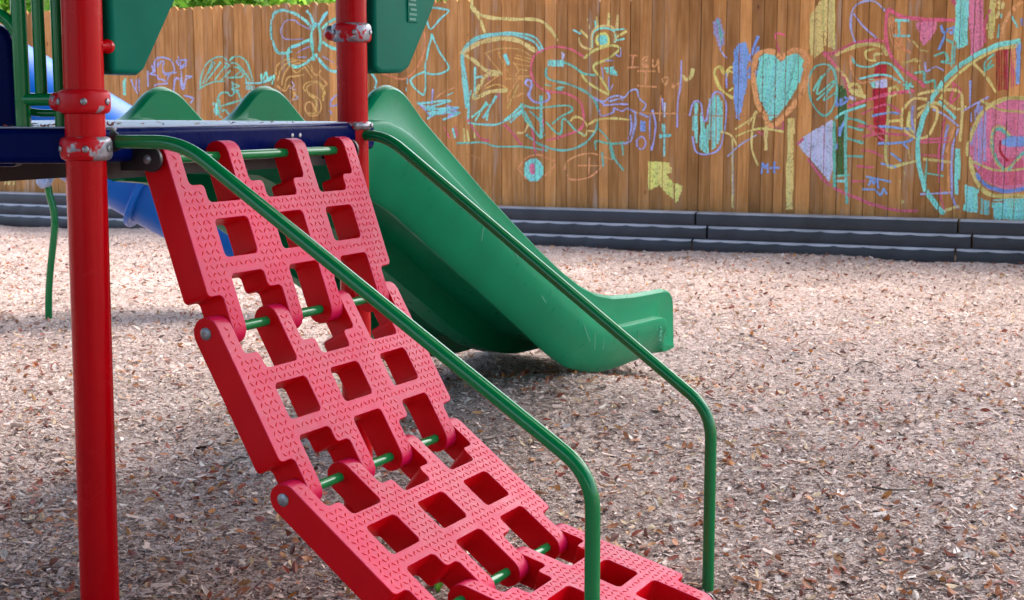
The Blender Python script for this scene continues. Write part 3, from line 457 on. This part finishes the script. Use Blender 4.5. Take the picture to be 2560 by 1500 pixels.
# ---------------------------------------------------------------- border timbers (each one a thing)
def timber(t0,t1,z0,label):
    setb={.217:0,.104:.034,-.009:.068}[z0]; wv=.15 if z0>.2 else 1
    L=t1-t0; n_=9; ns=n_*10; H=.113; D=.14
    prof_n=14; vs=[];fs=[]
    def sec(t):
        s=abs(math.sin(PI*(t/L)*n_))**.6; s*=wv; bulge=.014+.010*s; fy=-.20-setb; cz=.007+.012*s
        return [(fy+D,0),(fy,0),(fy-bulge*.8,.006),(fy-bulge,.03),(fy-bulge,H-.006-cz),(fy-bulge*.9,H-.004-cz*.85),(fy-.001,H-.004),(fy+.02,H),(fy+D,H)]
    for i in range(ns+1):
        t=.009+(L-.018)*i/ns
        for dd,z_ in sec(t):
            p=FP+FD*(t0+t)+FN*dd; vs.append((p[0],p[1],z0+z_))
    k=9
    for i in range(ns):
        for j in range(k): fs.append([i*k+j,i*k+(j+1)%k,(i+1)*k+(j+1)%k,(i+1)*k+j])
    fs.append(list(range(k))[::-1]); fs.append([ns*k+j for j in range(k)])
    me=pyme(vs,fs); bm=bmesh.new(); bm.from_mesh(me); me2=bm2me(bm)
    o=link('border_timber',me2,TIMBER); me2.materials.append(TIMBERLIT); me2.polygons.foreach_set('material_index',[1 if p_.normal.z>.45 else 0 for p_ in me2.polygons]); setp(o,label,'border timber','stacked plastic border timbers along the fence'); me2.set_sharp_from_angle(angle=math.radians(35)); return o
SP=2.171
rows=[(.217,[1.36+SP*k for k in range(-4,3)],'top'),(.104,[-4.94,-2.87,-.70,1.473,3.643,5.81],'middle'),(-.009,[1.352+SP*k for k in range(-4,3)],'bottom')]
where={'top':['far left under the deck, behind the bent green pipe','behind the red post and the blue tube slide','hidden behind the red ramp and the deck','ending beside the slide foot, left of the long clear one','in full view below the big chalk heart','at the right edge below the pink chalk target'],
'middle':['between the red post and the ramp','behind the ramp and slides','touching the right side of the slide rail','in full view below the big chalk heart','at the right edge below the pink chalk target'],
'bottom':['far left, half sunk in the mulch by the bent green pipe','behind the red post, half sunk in the mulch','behind the ramp and slides, half sunk in mulch','beside the slide rail, half sunk in mulch','in full view, half sunk in mulch below the chalk heart','at the right edge, half sunk in mulch']}
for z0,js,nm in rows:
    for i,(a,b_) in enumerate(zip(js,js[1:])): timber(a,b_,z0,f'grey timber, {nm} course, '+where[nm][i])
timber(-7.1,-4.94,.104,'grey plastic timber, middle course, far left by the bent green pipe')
# ---------------------------------------------------------------- platform: deck, posts, clamps, panels, barrier
plat=empty('play_platform',tuple(PL),'play platform with navy deck on tall red posts and green panels','play platform')
D2=np.array([-1.,0,0])
def P3(o,*t):  # o + sum(vec*len)
    o=np.array(o,dtype=float)
    for v_,k_ in t: o=o+v_*k_
    return o
lip=.03
pts=[P3(PL,(V,lip)),P3(PR,(V,lip),(W,-.015)),P3(PR,(W,.12),(V,lip-.03)),P3(PR,(W,.12),(V,-1.15)),P3(PL,(V,-1.15),(W,-.3)),P3(PL,(V,lip),(D2,1.0),(W,.9)),P3(PL,(V,lip),(D2,1.0))]
def rim(poly,z0,z1): 
    bm=bmesh.new(); prism(bm,[(p[0],p[1],z0) for p in poly],(0,0,z1-z0)); return bm
bm=rim(pts,DECK-.079,DECK)
dk=link('deck',bm2me(bm),NAVY,plat,bevel=.016,seg=4,ang=30)
cx_=sum(pts)/len(pts); bm=rim([p+(cx_-p)/np.linalg.norm(cx_-p)*.022 for p in pts],DECK+.0005,DECK+.0035); link('deck_surface',bm2me(bm),DECKTOP,plat)
bm=bmesh.new()
box(bm,P3(PL,(W,.54),(V,-.5),(Z,DECK-.11)),W,V,Z,.5,.03,.03); box(bm,P3(PL,(W,.54),(V,-.06),(Z,DECK-.1)),W,V,Z,.5,.02,.02)
link('support_beam',bm2me(bm),BLACK,plat)
# small drain holes/bolts on the fascia
for t_ in (.12,.74,.775):
    bm=bmesh.new(); lathe(bm,P3(PL,(W,t_),(V,lip-.001),(Z,DECK-.03)),V,[(0,.006),(.003,.006),(.004,.003)],12); link('bolt',bm2me(bm),STEEL,plat)
def post(p,clamps,r=.0447):
    bm=bmesh.new(); lathe(bm,(p[0],p[1],-.2),Z,[(0,r),(2.5,r),(2.505,r*.9)],40)
    if clamps and len(clamps)==3:
        for v_ in bm.verts: v_.co.x+=(v_.co.z-1.25)*.009     # this post leans a touch
    o=link('post',bm2me(bm),REDPOST,plat)
    for zc,hh,mt,ears in clamps:
        bm=bmesh.new(); lathe(bm,(p[0],p[1],zc-hh),Z,[(0,r+.003),(.004,r+.010),(.012,r+.013),(2*hh-.012,r+.013),(2*hh-.004,r+.010),(2*hh,r+.003)],40)
        for e in ears:
            e=np.array(e)/np.linalg.norm(e); lathe(bm,P3((p[0],p[1],zc),(e,r+.002)),e,[(0,hh*.85),(.022,hh*.8),(.03,hh*.6),(.034,hh*.3)],16)
        c=link('clamp',bm2me(bm),mt,o,bevel=.006,seg=3,ang=50)
        bm=bmesh.new()
        for a in (215,285,345): 
            d_=np.array([math.cos(math.radians(a)),math.sin(math.radians(a)),0]); lathe(bm,P3((p[0],p[1],zc),(d_,r+.012)),d_,[(0,.008),(.003,.008),(.005,.005)],10)
        for v_ in bm.verts: v_.co-=Vec(WORLD[o])
        me=bm2me(bm); me.materials.append(STEEL); c2=None
        # bolts live in the clamp mesh
        bm2=bmesh.new(); bm2.from_mesh(c.data); k0=len(bm2.faces); bm2.from_mesh(me)
        for i_,f_ in enumerate(bm2.faces):
            if i_>=k0: f_.material_index=1
            f_.smooth=True
        bm2.to_mesh(c.data); bm2.free(); c.data.materials.append(STEEL)
    return o
LB=P3(PL,(V,-BAY)); RB=P3(PR,(V,-BAY))
post(PL,[(1.257,.027,CLAMP_RED,[(-1,.12,0)]),(1.152,.0265,CLAMP_SILVER,[]),(1.9,.02,CLAMP_RED,[])])
post(PR,[(1.457,.0275,CLAMP_SILVER,[tuple(W),(-.9,.2,0)]),(1.19,.012,CLAMP_SILVER,[])])
post(RB,[(1.257,.027,CLAMP_RED,[])]); post(LB,[(1.257,.027,CLAMP_RED,[])])
def panel(o,outline,v0,th,mat=GREENPANEL,inset=True):
    bm=bmesh.new(); prism(bm,[P3(o,(V,v0),(W,w_),(Z,z_)) for w_,z_ in outline],tuple(V*th)); 
    p=link('side_panel',bm2me(bm),mat,plat,bevel=.014,seg=4,ang=30)
    return p
bm=bmesh.new(); kp=onplane(262,116,P3(PL,(V,.03)),V); lathe(bm,P3(kp,(W,-.02)),W,[(0,.013),(.02,.013),(.026,.017),(.036,.015),(.04,.007)],16); link('knob',bm2me(bm),REDPOST,plat)
pl1=panel(PL,[(.050,1.319),(.138,1.318),(.160,1.330),(.30,1.53),(.34,1.62),(.34,1.98),(.05,1.98)],-.022,.062)
pl2=panel(PR,[(.062,1.355),(.10,1.342),(.215,1.345),(.258,1.362),(.395,1.535),(.45,1.62),(.45,2.0),(.062,2.0)],-.022,.062)
# moulded data plate on the second panel
bm=bmesh.new(); pc=onplane(1030,18,P3(PR,(V,.04)),V)
box(bm,P3(pc,(V,.001)),W,Z,V,.030,.046,.003); k=link('data_plate',bm2me(bm),GREENPANEL,pl2,bevel=.002,ang=30)
bm=bmesh.new()
for i in range(6): box(bm,P3(pc,(V,.0045),(Z,.036-.0145*i),(W,-.003*(i%3))),W,Z,V,.022-.004*(i%2),.0035,.0012)
k2=link('raised_lettering',bm2me(bm),plastic('worn_green_lettering',(.012,.17,.11),.4),pl2)
bm=bmesh.new(); rc=(PL+PR)/2-V*BAY/2
q=[P3(rc,(W,a*1.5),(V,c_*1.0),(Z,2.25)) for a,c_ in ((-1,-1),(1,-1),(1,1),(-1,1))]; top=bm.verts.new(tuple(P3(rc,(Z,2.9)))); vv=[bm.verts.new(tuple(p)) for p in q]
for i in range(4): bm.faces.new((vv[i],vv[(i+1)%4],top))
bm.faces.new(vv[::-1]); link('added_shade_roof',bm2me(bm),GREENPANEL,plat,smooth=False)  # cover added out of view, widened and lowered to darken deck and slide humps
# left pipe barrier
yb=PL[1]
def px(u,v,y): 
    p=onplane(u,v,(0,y,0),np.array([0,1.,0])); return p
bar=bpy.data.objects.new('pipe_barrier',None); COL.objects.link(bar); bar.parent=plat; WORLD[bar]=WORLD[plat]
xa=px(54,200,yb+.03)[0]; xb=px(102,200,yb+.03)[0]; xc=px(145,200,yb+.03)[0]
for nm,pp,r_ in (('upright',[(xa,yb+.03,DECK-.01),(xa,yb+.03,2.0)],.0172),('upright',[(xb,yb+.03,1.262),(xb,yb+.03,2.0)],.0137),('upright',[(xc,yb+.04,1.2),(xc,yb+.04,2.0)],.0137),
    ('rail',[(xa-.01,yb+.03,1.262),(PL[0]-.03,yb+.01,1.262)],.0145),('rail',[(xa-.5,yb+.03,1.62),(px(18,45,yb+.03)[0],yb+.03,1.445),(xa,yb+.03,1.40)],.014),
    ('rail',[tuple(px(70,278,yb+.06)),tuple(px(100,283,yb+.06)),tuple(px(150,283,yb+.06)),tuple(px(210,276,yb+.06))],.0085)):
    bm=bmesh.new(); tube(bm,pp,r_,16,fillet=.03); link(nm,bm2me(bm),GREENT,bar)
# navy moulded wall at the left end of the deck
bm=bmesh.new(); yn=PL[1]+.10
ol=[(-160,40),(-40,52),(4,64),(20,84),(30,112),(35,160),(38,220),(42,300),(44,328),(40,418),(-160,418)]
prism(bm,[tuple(px(u,v,yn)) for u,v in ol],(0,.07,0)); link('moulded_wall',bm2me(bm),NAVY,plat,bevel=.016,seg=4,ang=30)
# leaf litter on the deck
N=90; tt=rng.random(N); aa=rng.random(N); side=rng.random(N)<.6
pp=np.where(side[:,None],(PL+D2*.02)[None]+D2*(tt[:,None]*.28)+W*(aa[:,None]*.22+.02)-V*.02,PL[None]+W*(.08+.95*tt[:,None]**1.5)-V*(.02+.6*aa[:,None]))
Vv,Fv=leafmesh(N,pp[:,0],pp[:,1],np.full(N,DECK+.004),rng.uniform(.006,.015,N),.2)
pal=np.array([[.36,.16,.07],[.62,.52,.42],[.12,.06,.04],[.45,.10,.06]]); cc=np.repeat(np.concatenate([pal[rng.choice(4,N)],np.ones((N,1))],1),15,0)
o=link('deck_litter',npme(Vv,Fv,cc),LEAFM); setp(o,'bits of dry leaf lying on the navy deck','leaf litter',None,'stuff')
# ---------------------------------------------------------------- climbing ramp
RW=.786; L1=onplane(384,398,P3(PL,(V,.075)),V)
P_=[L1]+[onplane(u,v,L1,W) for u,v in ((515,835),(708,1250),(1026,1580))]
PLN=.4255
d5=(V*math.cos(math.radians(14.5))-Z*math.sin(math.radians(14.5))); P_.append(P_[3]+d5*PLN)
rmp=empty('climbing_ramp',(P_[2][0],P_[2][1],0),'red plastic climbing ramp of four hinged tread panels leading up to the deck','climbing ramp')
KR=.038; bb=.1090*RW/.83; ccw=(RW-4*bb)/3; hb=bb/2
def tread(A,B):
    A=np.array(A);B=np.array(B);L=np.linalg.norm(B-A); yv=(B-A)/L; zv=np.cross(W,yv); 
    if zv[2]<0: zv=-zv
    sx=[]
    for i in range(4): x0=i*(bb+ccw); sx+= [x0,x0+hb*.5,x0+hb,x0+hb*1.5,x0+bb]
    angs=[math.radians(a) for a in (90,68,45,22,0)]
    sy=[-KR*math.sin(a) for a in angs]+[.078,.123,.166]
    sy=sy+[L-q for q in sy[::-1]]
    hz=lambda y: math.sqrt(max(0,KR*KR-(max(0,-y,y-L))**2))
    def filled(x,y):
        if x<0 or x>RW: return False
        if .123<y<.166 or L-.166<y<L-.123: return True
        for i in range(4):
            q=x-i*(bb+ccw)
            if 0<q<bb:
                left=i<2
                if y<.078: return (q<hb)==left
                if y>L-.078: return (q>hb)==left
                return True
        return False
    bm=bmesh.new(); vc={}
    def vt(i,j,s):
        k=(i,j,s if hz(sy[j])>1e-5 else 0)
        if k not in vc: vc[k]=bm.verts.new((sx[i],sy[j],s*hz(sy[j])))
        return vc[k]
    nx_,ny_=len(sx)-1,len(sy)-1
    Fi=[[filled((sx[i]+sx[i+1])/2,(sy[j]+sy[j+1])/2) for j in range(ny_)] for i in range(nx_)]
    def mk(*v):
        u=[]
        for q in v:
            if q not in u: u.append(q)
        if len(u)>2: bm.faces.new(u)
    for i in range(nx_):
        for j in range(ny_):
            if not Fi[i][j]: continue
            mk(vt(i,j,1),vt(i+1,j,1),vt(i+1,j+1,1),vt(i,j+1,1)); mk(vt(i,j,-1),vt(i,j+1,-1),vt(i+1,j+1,-1),vt(i+1,j,-1))
            for di,dj,e in ((-1,0,((i,j+1),(i,j))),(1,0,((i+1,j),(i+1,j+1))),(0,-1,((i,j),(i+1,j))),(0,1,((i+1,j+1),(i,j+1)))):
                a,c=i+di,j+dj
                if 0<=a<nx_ and 0<=c<ny_ and Fi[a][c]: continue
                (p,q),(r_,s_)=e; mk(vt(p,q,1),vt(p,q,-1),vt(r_,s_,-1),vt(r_,s_,1))
    bmesh.ops.recalc_face_normals(bm,faces=bm.faces[:])
    ve=[e for e in bm.edges if abs((e.verts[0].co-e.verts[1].co).normalized().z)>.99 and len(e.link_faces)==2 and e.calc_face_angle(0)>1.2]
    bmesh.ops.bevel(bm,geom=ve,offset=.0125,segments=3,profile=.5,affect='EDGES',clamp_overlap=True)
    # raised tread lozenges
    p_=.0180
    for a in range(int(RW/p_)+1):
        for c in range(int(L/p_)+1):
            x=(a+.5)*p_; y=(c+.5)*p_; mg=.010
            if not all(filled(x+dx,y+dy) for dx in (-mg,0,mg) for dy in (-mg,0,mg)) or y<.0 or y>L: continue
            th=math.radians(48 if (a+c)%2 else -48); ux,uy=math.cos(th),math.sin(th); l_,w_,h_=.0128,.0031,.0024
            q=[bm.verts.new((x+ux*l_*s1-uy*w_*s2,y+uy*l_*s1+ux*w_*s2,KR-.0002+h)) for s1,s2,h in ((-1,0,0),(0,-1,0),(1,0,0),(0,1,0),(-.45,0,h_),(.45,0,h_))]
            for f in ((0,1,4),(1,2,5),(1,5,4),(2,3,5),(3,0,4),(3,4,5)): bm.faces.new([q[k_] for k_ in f]).material_index=2
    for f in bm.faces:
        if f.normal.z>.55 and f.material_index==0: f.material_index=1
    bm.transform(mat3(W,yv,zv,A)); 
    if mat3(W,yv,zv,A).determinant()<0: bmesh.ops.reverse_faces(bm,faces=bm.faces[:])
    me=bpy.data.meshes.new('tread'); bm.to_mesh(me); bm.free()
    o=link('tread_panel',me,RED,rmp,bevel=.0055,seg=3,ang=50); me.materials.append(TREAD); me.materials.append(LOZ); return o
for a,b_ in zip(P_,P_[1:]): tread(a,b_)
for i,q in enumerate(P_):
    bm=bmesh.new(); tube(bm,[P3(q,(W,-.004)),P3(q,(W,RW+.004))],.0125,20); rod=link('hinge_rod',bm2me(bm),GREENT,rmp)
    for s,o_ in ((-1,0),(1,RW)):
        bm=bmesh.new(); lathe(bm,P3(q,(W,o_)),tuple(W*s),[(-.002,.0155),(.002,.0155),(.0045,.012),(.006,.006)],20); link('bolt',bm2me(bm),STEEL,rmp)
for o_,s in ((0,-1),(RW,1)):
    bm=bmesh.new(); c=P3(L1,(W,o_+s*.010))
    ol=[P3(c,(V,-.085),(Z,.028)),P3(c,(V,.008),(Z,.028))]+[P3(c,(V,.008+.030*math.cos(a)),(Z,.030*math.sin(a))) for a in np.linspace(1.2,-2.0,9)]+[P3(c,(V,-.085),(Z,-.028))]
    prism(bm,ol,tuple(W*s*.010)); link('hinge_bracket',bm2me(bm),BLACK,rmp,bevel=.002)
    bm=bmesh.new(); lathe(bm,P3(c,(W,s*.010)),tuple(W*s),[(0,.011),(.003,.011),(.006,.006)],16); link('bolt',bm2me(bm),STEEL,rmp)
# ---------------------------------------------------------------- handrails
def handrail(o,prof,label,zend):
    root=empty('handrail',tuple(P3(o,(V,prof[-1][0]))),label,'handrail','green pipe handrails of the climbing ramp')
    pts=[P3(o,(V,a),(Z,z)) for a,z in prof]+[P3(o,(V,prof[-1][0]),(Z,zend))]
    bm=bmesh.new(); tube(bm,pts,.0158,20,fillet=.075,fs=9); link('pipe',bm2me(bm),GREENT,root)
    bm=bmesh.new(); lathe(bm,P3(o,(V,prof[0][0]-.004),(Z,prof[0][1])),V,[(0,.034),(.006,.034),(.010,.026),(.02,.0185),(.028,.0175)],20); link('mounting_flange',bm2me(bm),BLACK,root)
    return root
handrail(P3(PL,(W,.06)),[(.02,1.166),(.228,1.167),(1.236,.528)],'near green pipe handrail slanting down across the front of the red ramp',-.15)
handrail(P3(PR,(W,.0)),[(-.02,1.162),(.112,1.162),(1.119,.447)],'far green pipe handrail slanting down in front of the green slide',-.2)
# ---------------------------------------------------------------- double slide
sl_=empty('double_slide',tuple(P3(S0,(W,1.4))),'green plastic double slide with rounded rails running down from the deck','slide')
TOP=[(.05,1.19),(.12,1.195),(.165,1.208),(.20,1.232),(.23,1.256),(.26,1.283),(.30,1.305),(.34,1.314),(.38,1.311),(.43,1.290),(.53,1.214),(.69,1.116),(.97,.944),(1.2,.812),(1.4,.700),(1.62,.588),(1.78,.517),(1.94,.463),(2.12,.428),(2.35,.408),(2.54,.398),(2.72,.390),(2.79,.378),(2.825,.350),(2.845,.29),(2.852,.13)]
LED=[(.05,1.13),(.12,1.185),(.19,1.203),(.24,1.205),(.30,1.194),(.39,1.164),(.51,1.100),(.64,1.028),(.93,.861),(1.2,.705),(1.5,.535),(1.78,.395),(1.95,.325),(2.13,.296),(2.35,.286),(2.60,.276),(2.66,.262),(2.70,.215),(2.72,.12),(2.852,.100)]
BOT=[(.05,1.0),(.2,.985),(.40,.905),(.68,.75),(1.13,.500),(1.55,.262),(1.74,.170),(1.95,.115),(2.08,.092),(2.3,.082),(2.6,.080),(2.78,.080),(2.852,.085)]
ip=lambda T,s: float(np.interp(s,[a for a,_ in T],[b_ for _,b_ in T]))
def smooth_ip(T,s,h=.035): return sum(ip(T,min(max(s+k*h,T[0][0]),T[-1][0])) for k in (-1,-.5,0,.5,1))/5 if T[0][0]+.05<s<T[-1][0]-.16 else ip(T,s)
ss=np.unique(np.concatenate([np.linspace(.05,.6,34),np.linspace(.6,2.5,60),np.linspace(2.5,2.852,26)]))
def section(s):
    zt=smooth_ip(TOP,s,.02); zl=min(smooth_ip(LED,s),zt-.004); zu=min(smooth_ip(BOT,s),zl-.01); sk=zl-zu
    zb=zl-.055 if zl-.055>zu+.02 else zu+.02*min(1,sk*10)
    zb=min(zb,zl-.002) if zb>zl else zb
    wt=.050; out=[]; e_=1 if s<2.66 else max(.05,1-(s-2.66)/.05)
    # outer near side (q grows to the viewer's side), going from underside up
    cv=max(zu+.004,zb-.035) if sk>.12 else zu+.004
    out+= [(-.068,max(zu+.002,cv-.02)),(-.062,zu+.004),(-.050,zu+.001),(-.034,zl-.95*sk),(-.014*e_,zl-.78*sk),(.018*e_,zl-.56*sk),(.038*e_,zl-.30*sk),(.042*e_,zl-.016*min(1,sk*5)),(.036*e_,zl-.004),(.026*e_,zl),(.002,zl+.001)]
    def wall(q1,q0):   # crosses one wall from q1 (outer) to q0
        g=min(.022,(zt-zl)*.4); r=[(q1,zl+.004),(q1-.002,zt-g)]
        for a in (20,45,90,135,160): r.append(((q1+q0)/2+(q1-q0)/2*math.cos(math.radians(a)),zt-g+g*math.sin(math.radians(a))))
        return r+[(q0+.002,zt-g),(q0-.004,zl)]
    c=[0,-.503,-.949]
    out+=wall(0,-wt)+[(-.075,zb+.02*min(1,sk*5)),(-.12,zb),(-.40,zb),(-.44,zb+.02*min(1,sk*5))]
    out+=wall(c[1]+wt/2,c[1]-wt/2)+[(-.566,zb+.02*min(1,sk*5)),(-.60,zb),(-.85,zb),(-.885,zb+.02*min(1,sk*5))]
    out+=wall(c[2]+wt/2,c[2]-wt/2)+[(-.985,zl-.02*min(1,sk*5)),(-.99,zl-sk*.5),(-.96,zu+.03*min(1,sk*5)),(-.90,zu),(-.86,zu+.003),(-.85,max(zu+.002,cv-.02))]
    out+=[(-.60,cv),(-.56,zu+.06*min(1,sk*4)),(-.46,zu+.06*min(1,sk*4)),(-.42,cv)]
    return out
vs=[];fs=[]
for s in ss:
    sc_=section(s); k=len(sc_)
    for q,z_ in sc_: vs.append(tuple(P3(S0,(W,s),(V,q),(Z,z_))))
for i in range(len(ss)-1):
    for j in range(k): fs.append([i*k+j,i*k+(j+1)%k,(i+1)*k+(j+1)%k,(i+1)*k+j])
fs.append(list(range(k))); fs.append([(len(ss)-1)*k+j for j in range(k)][::-1])
bm=bmesh.new(); me=pyme(vs,fs); bm.from_mesh(me); me=bm2me(bm)
o=link('chute',me,GREENP,sl_); me.set_sharp_from_angle(angle=math.radians(38))
SCUFF=plastic('pale_scuff',(.13,.36,.27),.6)
for s0,dz,ln_,an in ((.86,-.10,.05,1.3),(1.75,-.09,.10,-.9),(1.83,-.10,.07,1.5),(1.92,-.085,.05,1.35),(1.35,-.11,.05,-.7),(1.12,-.05,.03,-.6),(2.3,-.06,.06,1.4)):
    bm=bmesh.new(); z0=ip(LED,s0)+dz; box(bm,P3(S0,(W,s0),(V,.0415-.02*max(0,-dz-.08)),(Z,z0)),W*math.cos(an)+Z*math.sin(an),Z*math.cos(an)-W*math.sin(an),V,ln_/2,.0010,.0012); link('scuff_mark',bm2me(bm),SCUFF,sl_,smooth=False)
bm=bmesh.new(); pe=P3(S0,(W,2.57),(V,.0422),(Z,.20))   # moulded mark near the exit lip
for i in range(4): box(bm,P3(pe,(Z,.032-.02*i)),W,Z,V,.012,.0035,.001); 
for i in range(3): box(bm,P3(pe,(Z,.022-.02*i),(W,.009*(-1)**i)),W,Z,V,.003,.008,.001)
link('moulded_mark',bm2me(bm),plastic('scuffed_green',(.03,.36,.22),.4),sl_)
# ---------------------------------------------------------------- blue tube slide
YT=8.6
ts=empty('tube_slide',(-2.5,YT,0),'blue plastic tube slide sloping down behind the deck with bent green leg','slide')
a0=np.array([-3.9,YT,1.86]); a1=np.array([-1.95,YT,.70])
cl_=[tuple(a0+np.array([-.6,0,.12])),tuple(a0),tuple(a0+(a1-a0)*.5),tuple(a1),tuple(a1+np.array([.30,-.02,-.12])),tuple(a1+np.array([.62,-.05,-.15]))]
bm=bmesh.new(); tube(bm,cl_,.298,36,cap=False,fillet=.3); 
me=bm2me(bm); o=link('tube',me,BLUE,ts); sm=o.modifiers.new('wall','SOLIDIFY'); sm.thickness=.012
dr=(a1-a0)/np.linalg.norm(a1-a0)
for k_ in (.12,.90):
    bm=bmesh.new(); lathe(bm,a0+(a1-a0)*k_-dr*.018,dr,[(0,.30),(0,.335),(.006,.342),(.030,.342),(.036,.335),(.036,.30)],40); link('joint_flange',bm2me(bm),BLUE,ts)
lp=[px(118,452,8.35),px(124,490,8.35),px(134,520,8.35),px(138,560,8.35),px(134,600,8.35),px(124,690,8.35),px(121,760,8.35),px(121,800,8.35)]; lp[-1][2]=-.2
bm=bmesh.new(); tube(bm,[tuple(p) for p in lp],.021,14,fillet=.12); leg=link('support_leg',bm2me(bm),GREENT,ts)
bm=bmesh.new(); tube(bm,[tuple(px(u,v,8.33)) for u,v in ((98,462),(112,452),(122,440),(134,425),(146,410))],[.030,.045,.034,.05,.07],10); tube(bm,[tuple(px(u,v,8.30)) for u,v in ((100,448),(112,462),(124,450))],.022,8)
link('bracket_wrap',bm2me(bm),PALEBLUE,ts)
# ---------------------------------------------------------------- trees
def tree(name,x,y,h,cr,cz,ch,label,N,leaf,pal,trunk_r=.12,cat='tree',seed=0,off=(0,0)):
    r=np.random.default_rng(seed); root=empty(name,(x,y,0),label,cat)
    bm=bmesh.new(); tube(bm,[(x,y,-.2),(x+.05,y,h*.25),(x-.05,y+.05,h*.5),(x+off[0]*.6,y+off[1]*.6,h*.8)],[trunk_r*1.3,trunk_r,trunk_r*.8,trunk_r*.3],10)
    for i in range(9):
        a=r.random()*2*PI; z0=h*r.uniform(.2,.6); e=cr*r.uniform(.5,.85); tube(bm,[(x,y,z0),(x+math.cos(a)*e*.5,y+math.sin(a)*e*.5,z0+h*.12),(x+math.cos(a)*e,y+math.sin(a)*e,z0+h*.25)],[trunk_r*.5,trunk_r*.3,trunk_r*.1],7)
    link('trunk',bm2me(bm),BARK,root)
    nc=70; d=r.normal(size=(nc,3)); d/=np.linalg.norm(d,axis=1)[:,None]; cen=d*(r.random((nc,1))**.4)*np.array([cr,cr,ch])*.85+np.array([x+off[0],y+off[1],cz])
    ci=r.integers(0,nc,N); p=cen[ci]+r.normal(size=(N,3))*np.array([cr,cr,ch])*.13
    tone=r.uniform(.6,1.3,nc)[ci]*r.uniform(.7,1.3,N)
    e1=r.normal(size=(N,3)); e1/=np.linalg.norm(e1,axis=1)[:,None]; e2=np.cross(e1,r.normal(size=(N,3))); e2/=np.linalg.norm(e2,axis=1)[:,None]
    s=leaf*r.uniform(.6,1.3,(N,1))
    Vq=np.stack([p-e1*s,p-e2*s*.45,p+e1*s,p+e2*s*.45],1).reshape(-1,3)
    cc=np.array(pal)[r.integers(0,len(pal),N)]*tone[:,None]; cc=np.repeat(np.concatenate([np.clip(cc,0,1),np.ones((N,1))],1),4,0)
    link('crown',npme(Vq,np.arange(4*N).reshape(-1,4),cc),TREELEAF,root,smooth=False); return root
LG=[(.30,.60,.05),(.38,.66,.08),(.20,.46,.04),(.46,.70,.14)]
tree('leafy_tree',-7.6,19.5,4.6,2.2,2.7,1.9,'bright green leafy tree showing over the fence at far left',26000,.07,LG,seed=1)
tree('leafy_tree',-4.2,19.0,5.0,2.4,3.0,2.0,'bright green bushy tree over the fence between the two red posts',26000,.07,LG,seed=2)
tree('leafy_tree',-1.2,20.5,4.4,2.0,2.7,1.9,'bright green tree over the fence beside the far red post',22000,.07,LG,seed=3)
OAK=[(.03,.07,.02),(.04,.09,.025)]  # oaks out of view, added to block sky and shade the foreground
tree('added_shade_tree',7.0,7.0,9.5,4.4,7.2,2.0,'large spreading evergreen oak added right of the handrails to shade the foreground',11000,.2,OAK,.3,seed=4,off=(-3.3,-.5))
tree('added_shade_tree',-1.2,-.9,8.5,4.6,6.0,2.6,'large dark evergreen oak added right behind the viewpoint to block sky',20000,.2,OAK,.3,seed=5)
tree('added_shade_tree',-6.4,1.3,9,5.6,6.8,2.6,'large dark evergreen oak added left of the viewpoint to shade the bottom left ground',13000,.2,OAK,.3,seed=7)
tree('added_shade_tree',2.4,-5.5,8.5,4.6,5.0,3.4,'large dark evergreen oak added far behind the viewpoint, right, to block sky',16000,.2,OAK,.3,seed=6)
# small sprout and twigs on the mulch
sp0=onplane(1095,1486,(0,0,-.03),Z)
spr=empty('weed_sprout',tuple(sp0),'small green weed sprout growing beneath the foot of the red ramp','weed')
for i in range(7):
    a=i*2.4; e=np.array([math.cos(a),math.sin(a),0]); bm=bmesh.new(); sd_=np.cross(e,Z); q=[P3(sp0,(Z,.0)),P3(sp0,(e,.014),(Z,.03),(sd_,.006)),P3(sp0,(e,.03),(Z,.042)),P3(sp0,(e,.014),(Z,.03),(sd_,-.006))]
    bm.faces.new([bm.verts.new(p) for p in q]); me=bm2me(bm); c=np.tile((.12,.32,.03,1),(4,1)); at=me.color_attributes.new('Col','FLOAT_COLOR','POINT'); at.data.foreach_set('color',c.astype(np.float32).ravel()); link('leaf',me,TREELEAF,spr)
def twig(us,label,r=.004):
    bm=bmesh.new(); pts=[onplane(u,v,(0,0,.006),Z) for u,v in us]
    for p in pts: p[2]=float(gz(p[0],p[1]))+.014
    tube(bm,[tuple(p) for p in pts],[r,r*.9,r*.7,r*.4][:len(pts)],7); o=link('twig',bm2me(bm),BARK); setp(o,label,'twig')
twig([(2180,1222),(2215,1228),(2250,1228),(2290,1229)],'thin dark straight twig lying on the mulch right of the far handrail')
twig([(2140,922),(2155,915),(2180,918),(2205,928)],'short crooked reddish twig on the mulch below the yellow chalk stem')
twig([(560,1168),(585,1155),(600,1148),(622,1150)],'dark curled twig on the mulch just left of the red ramp',.005)
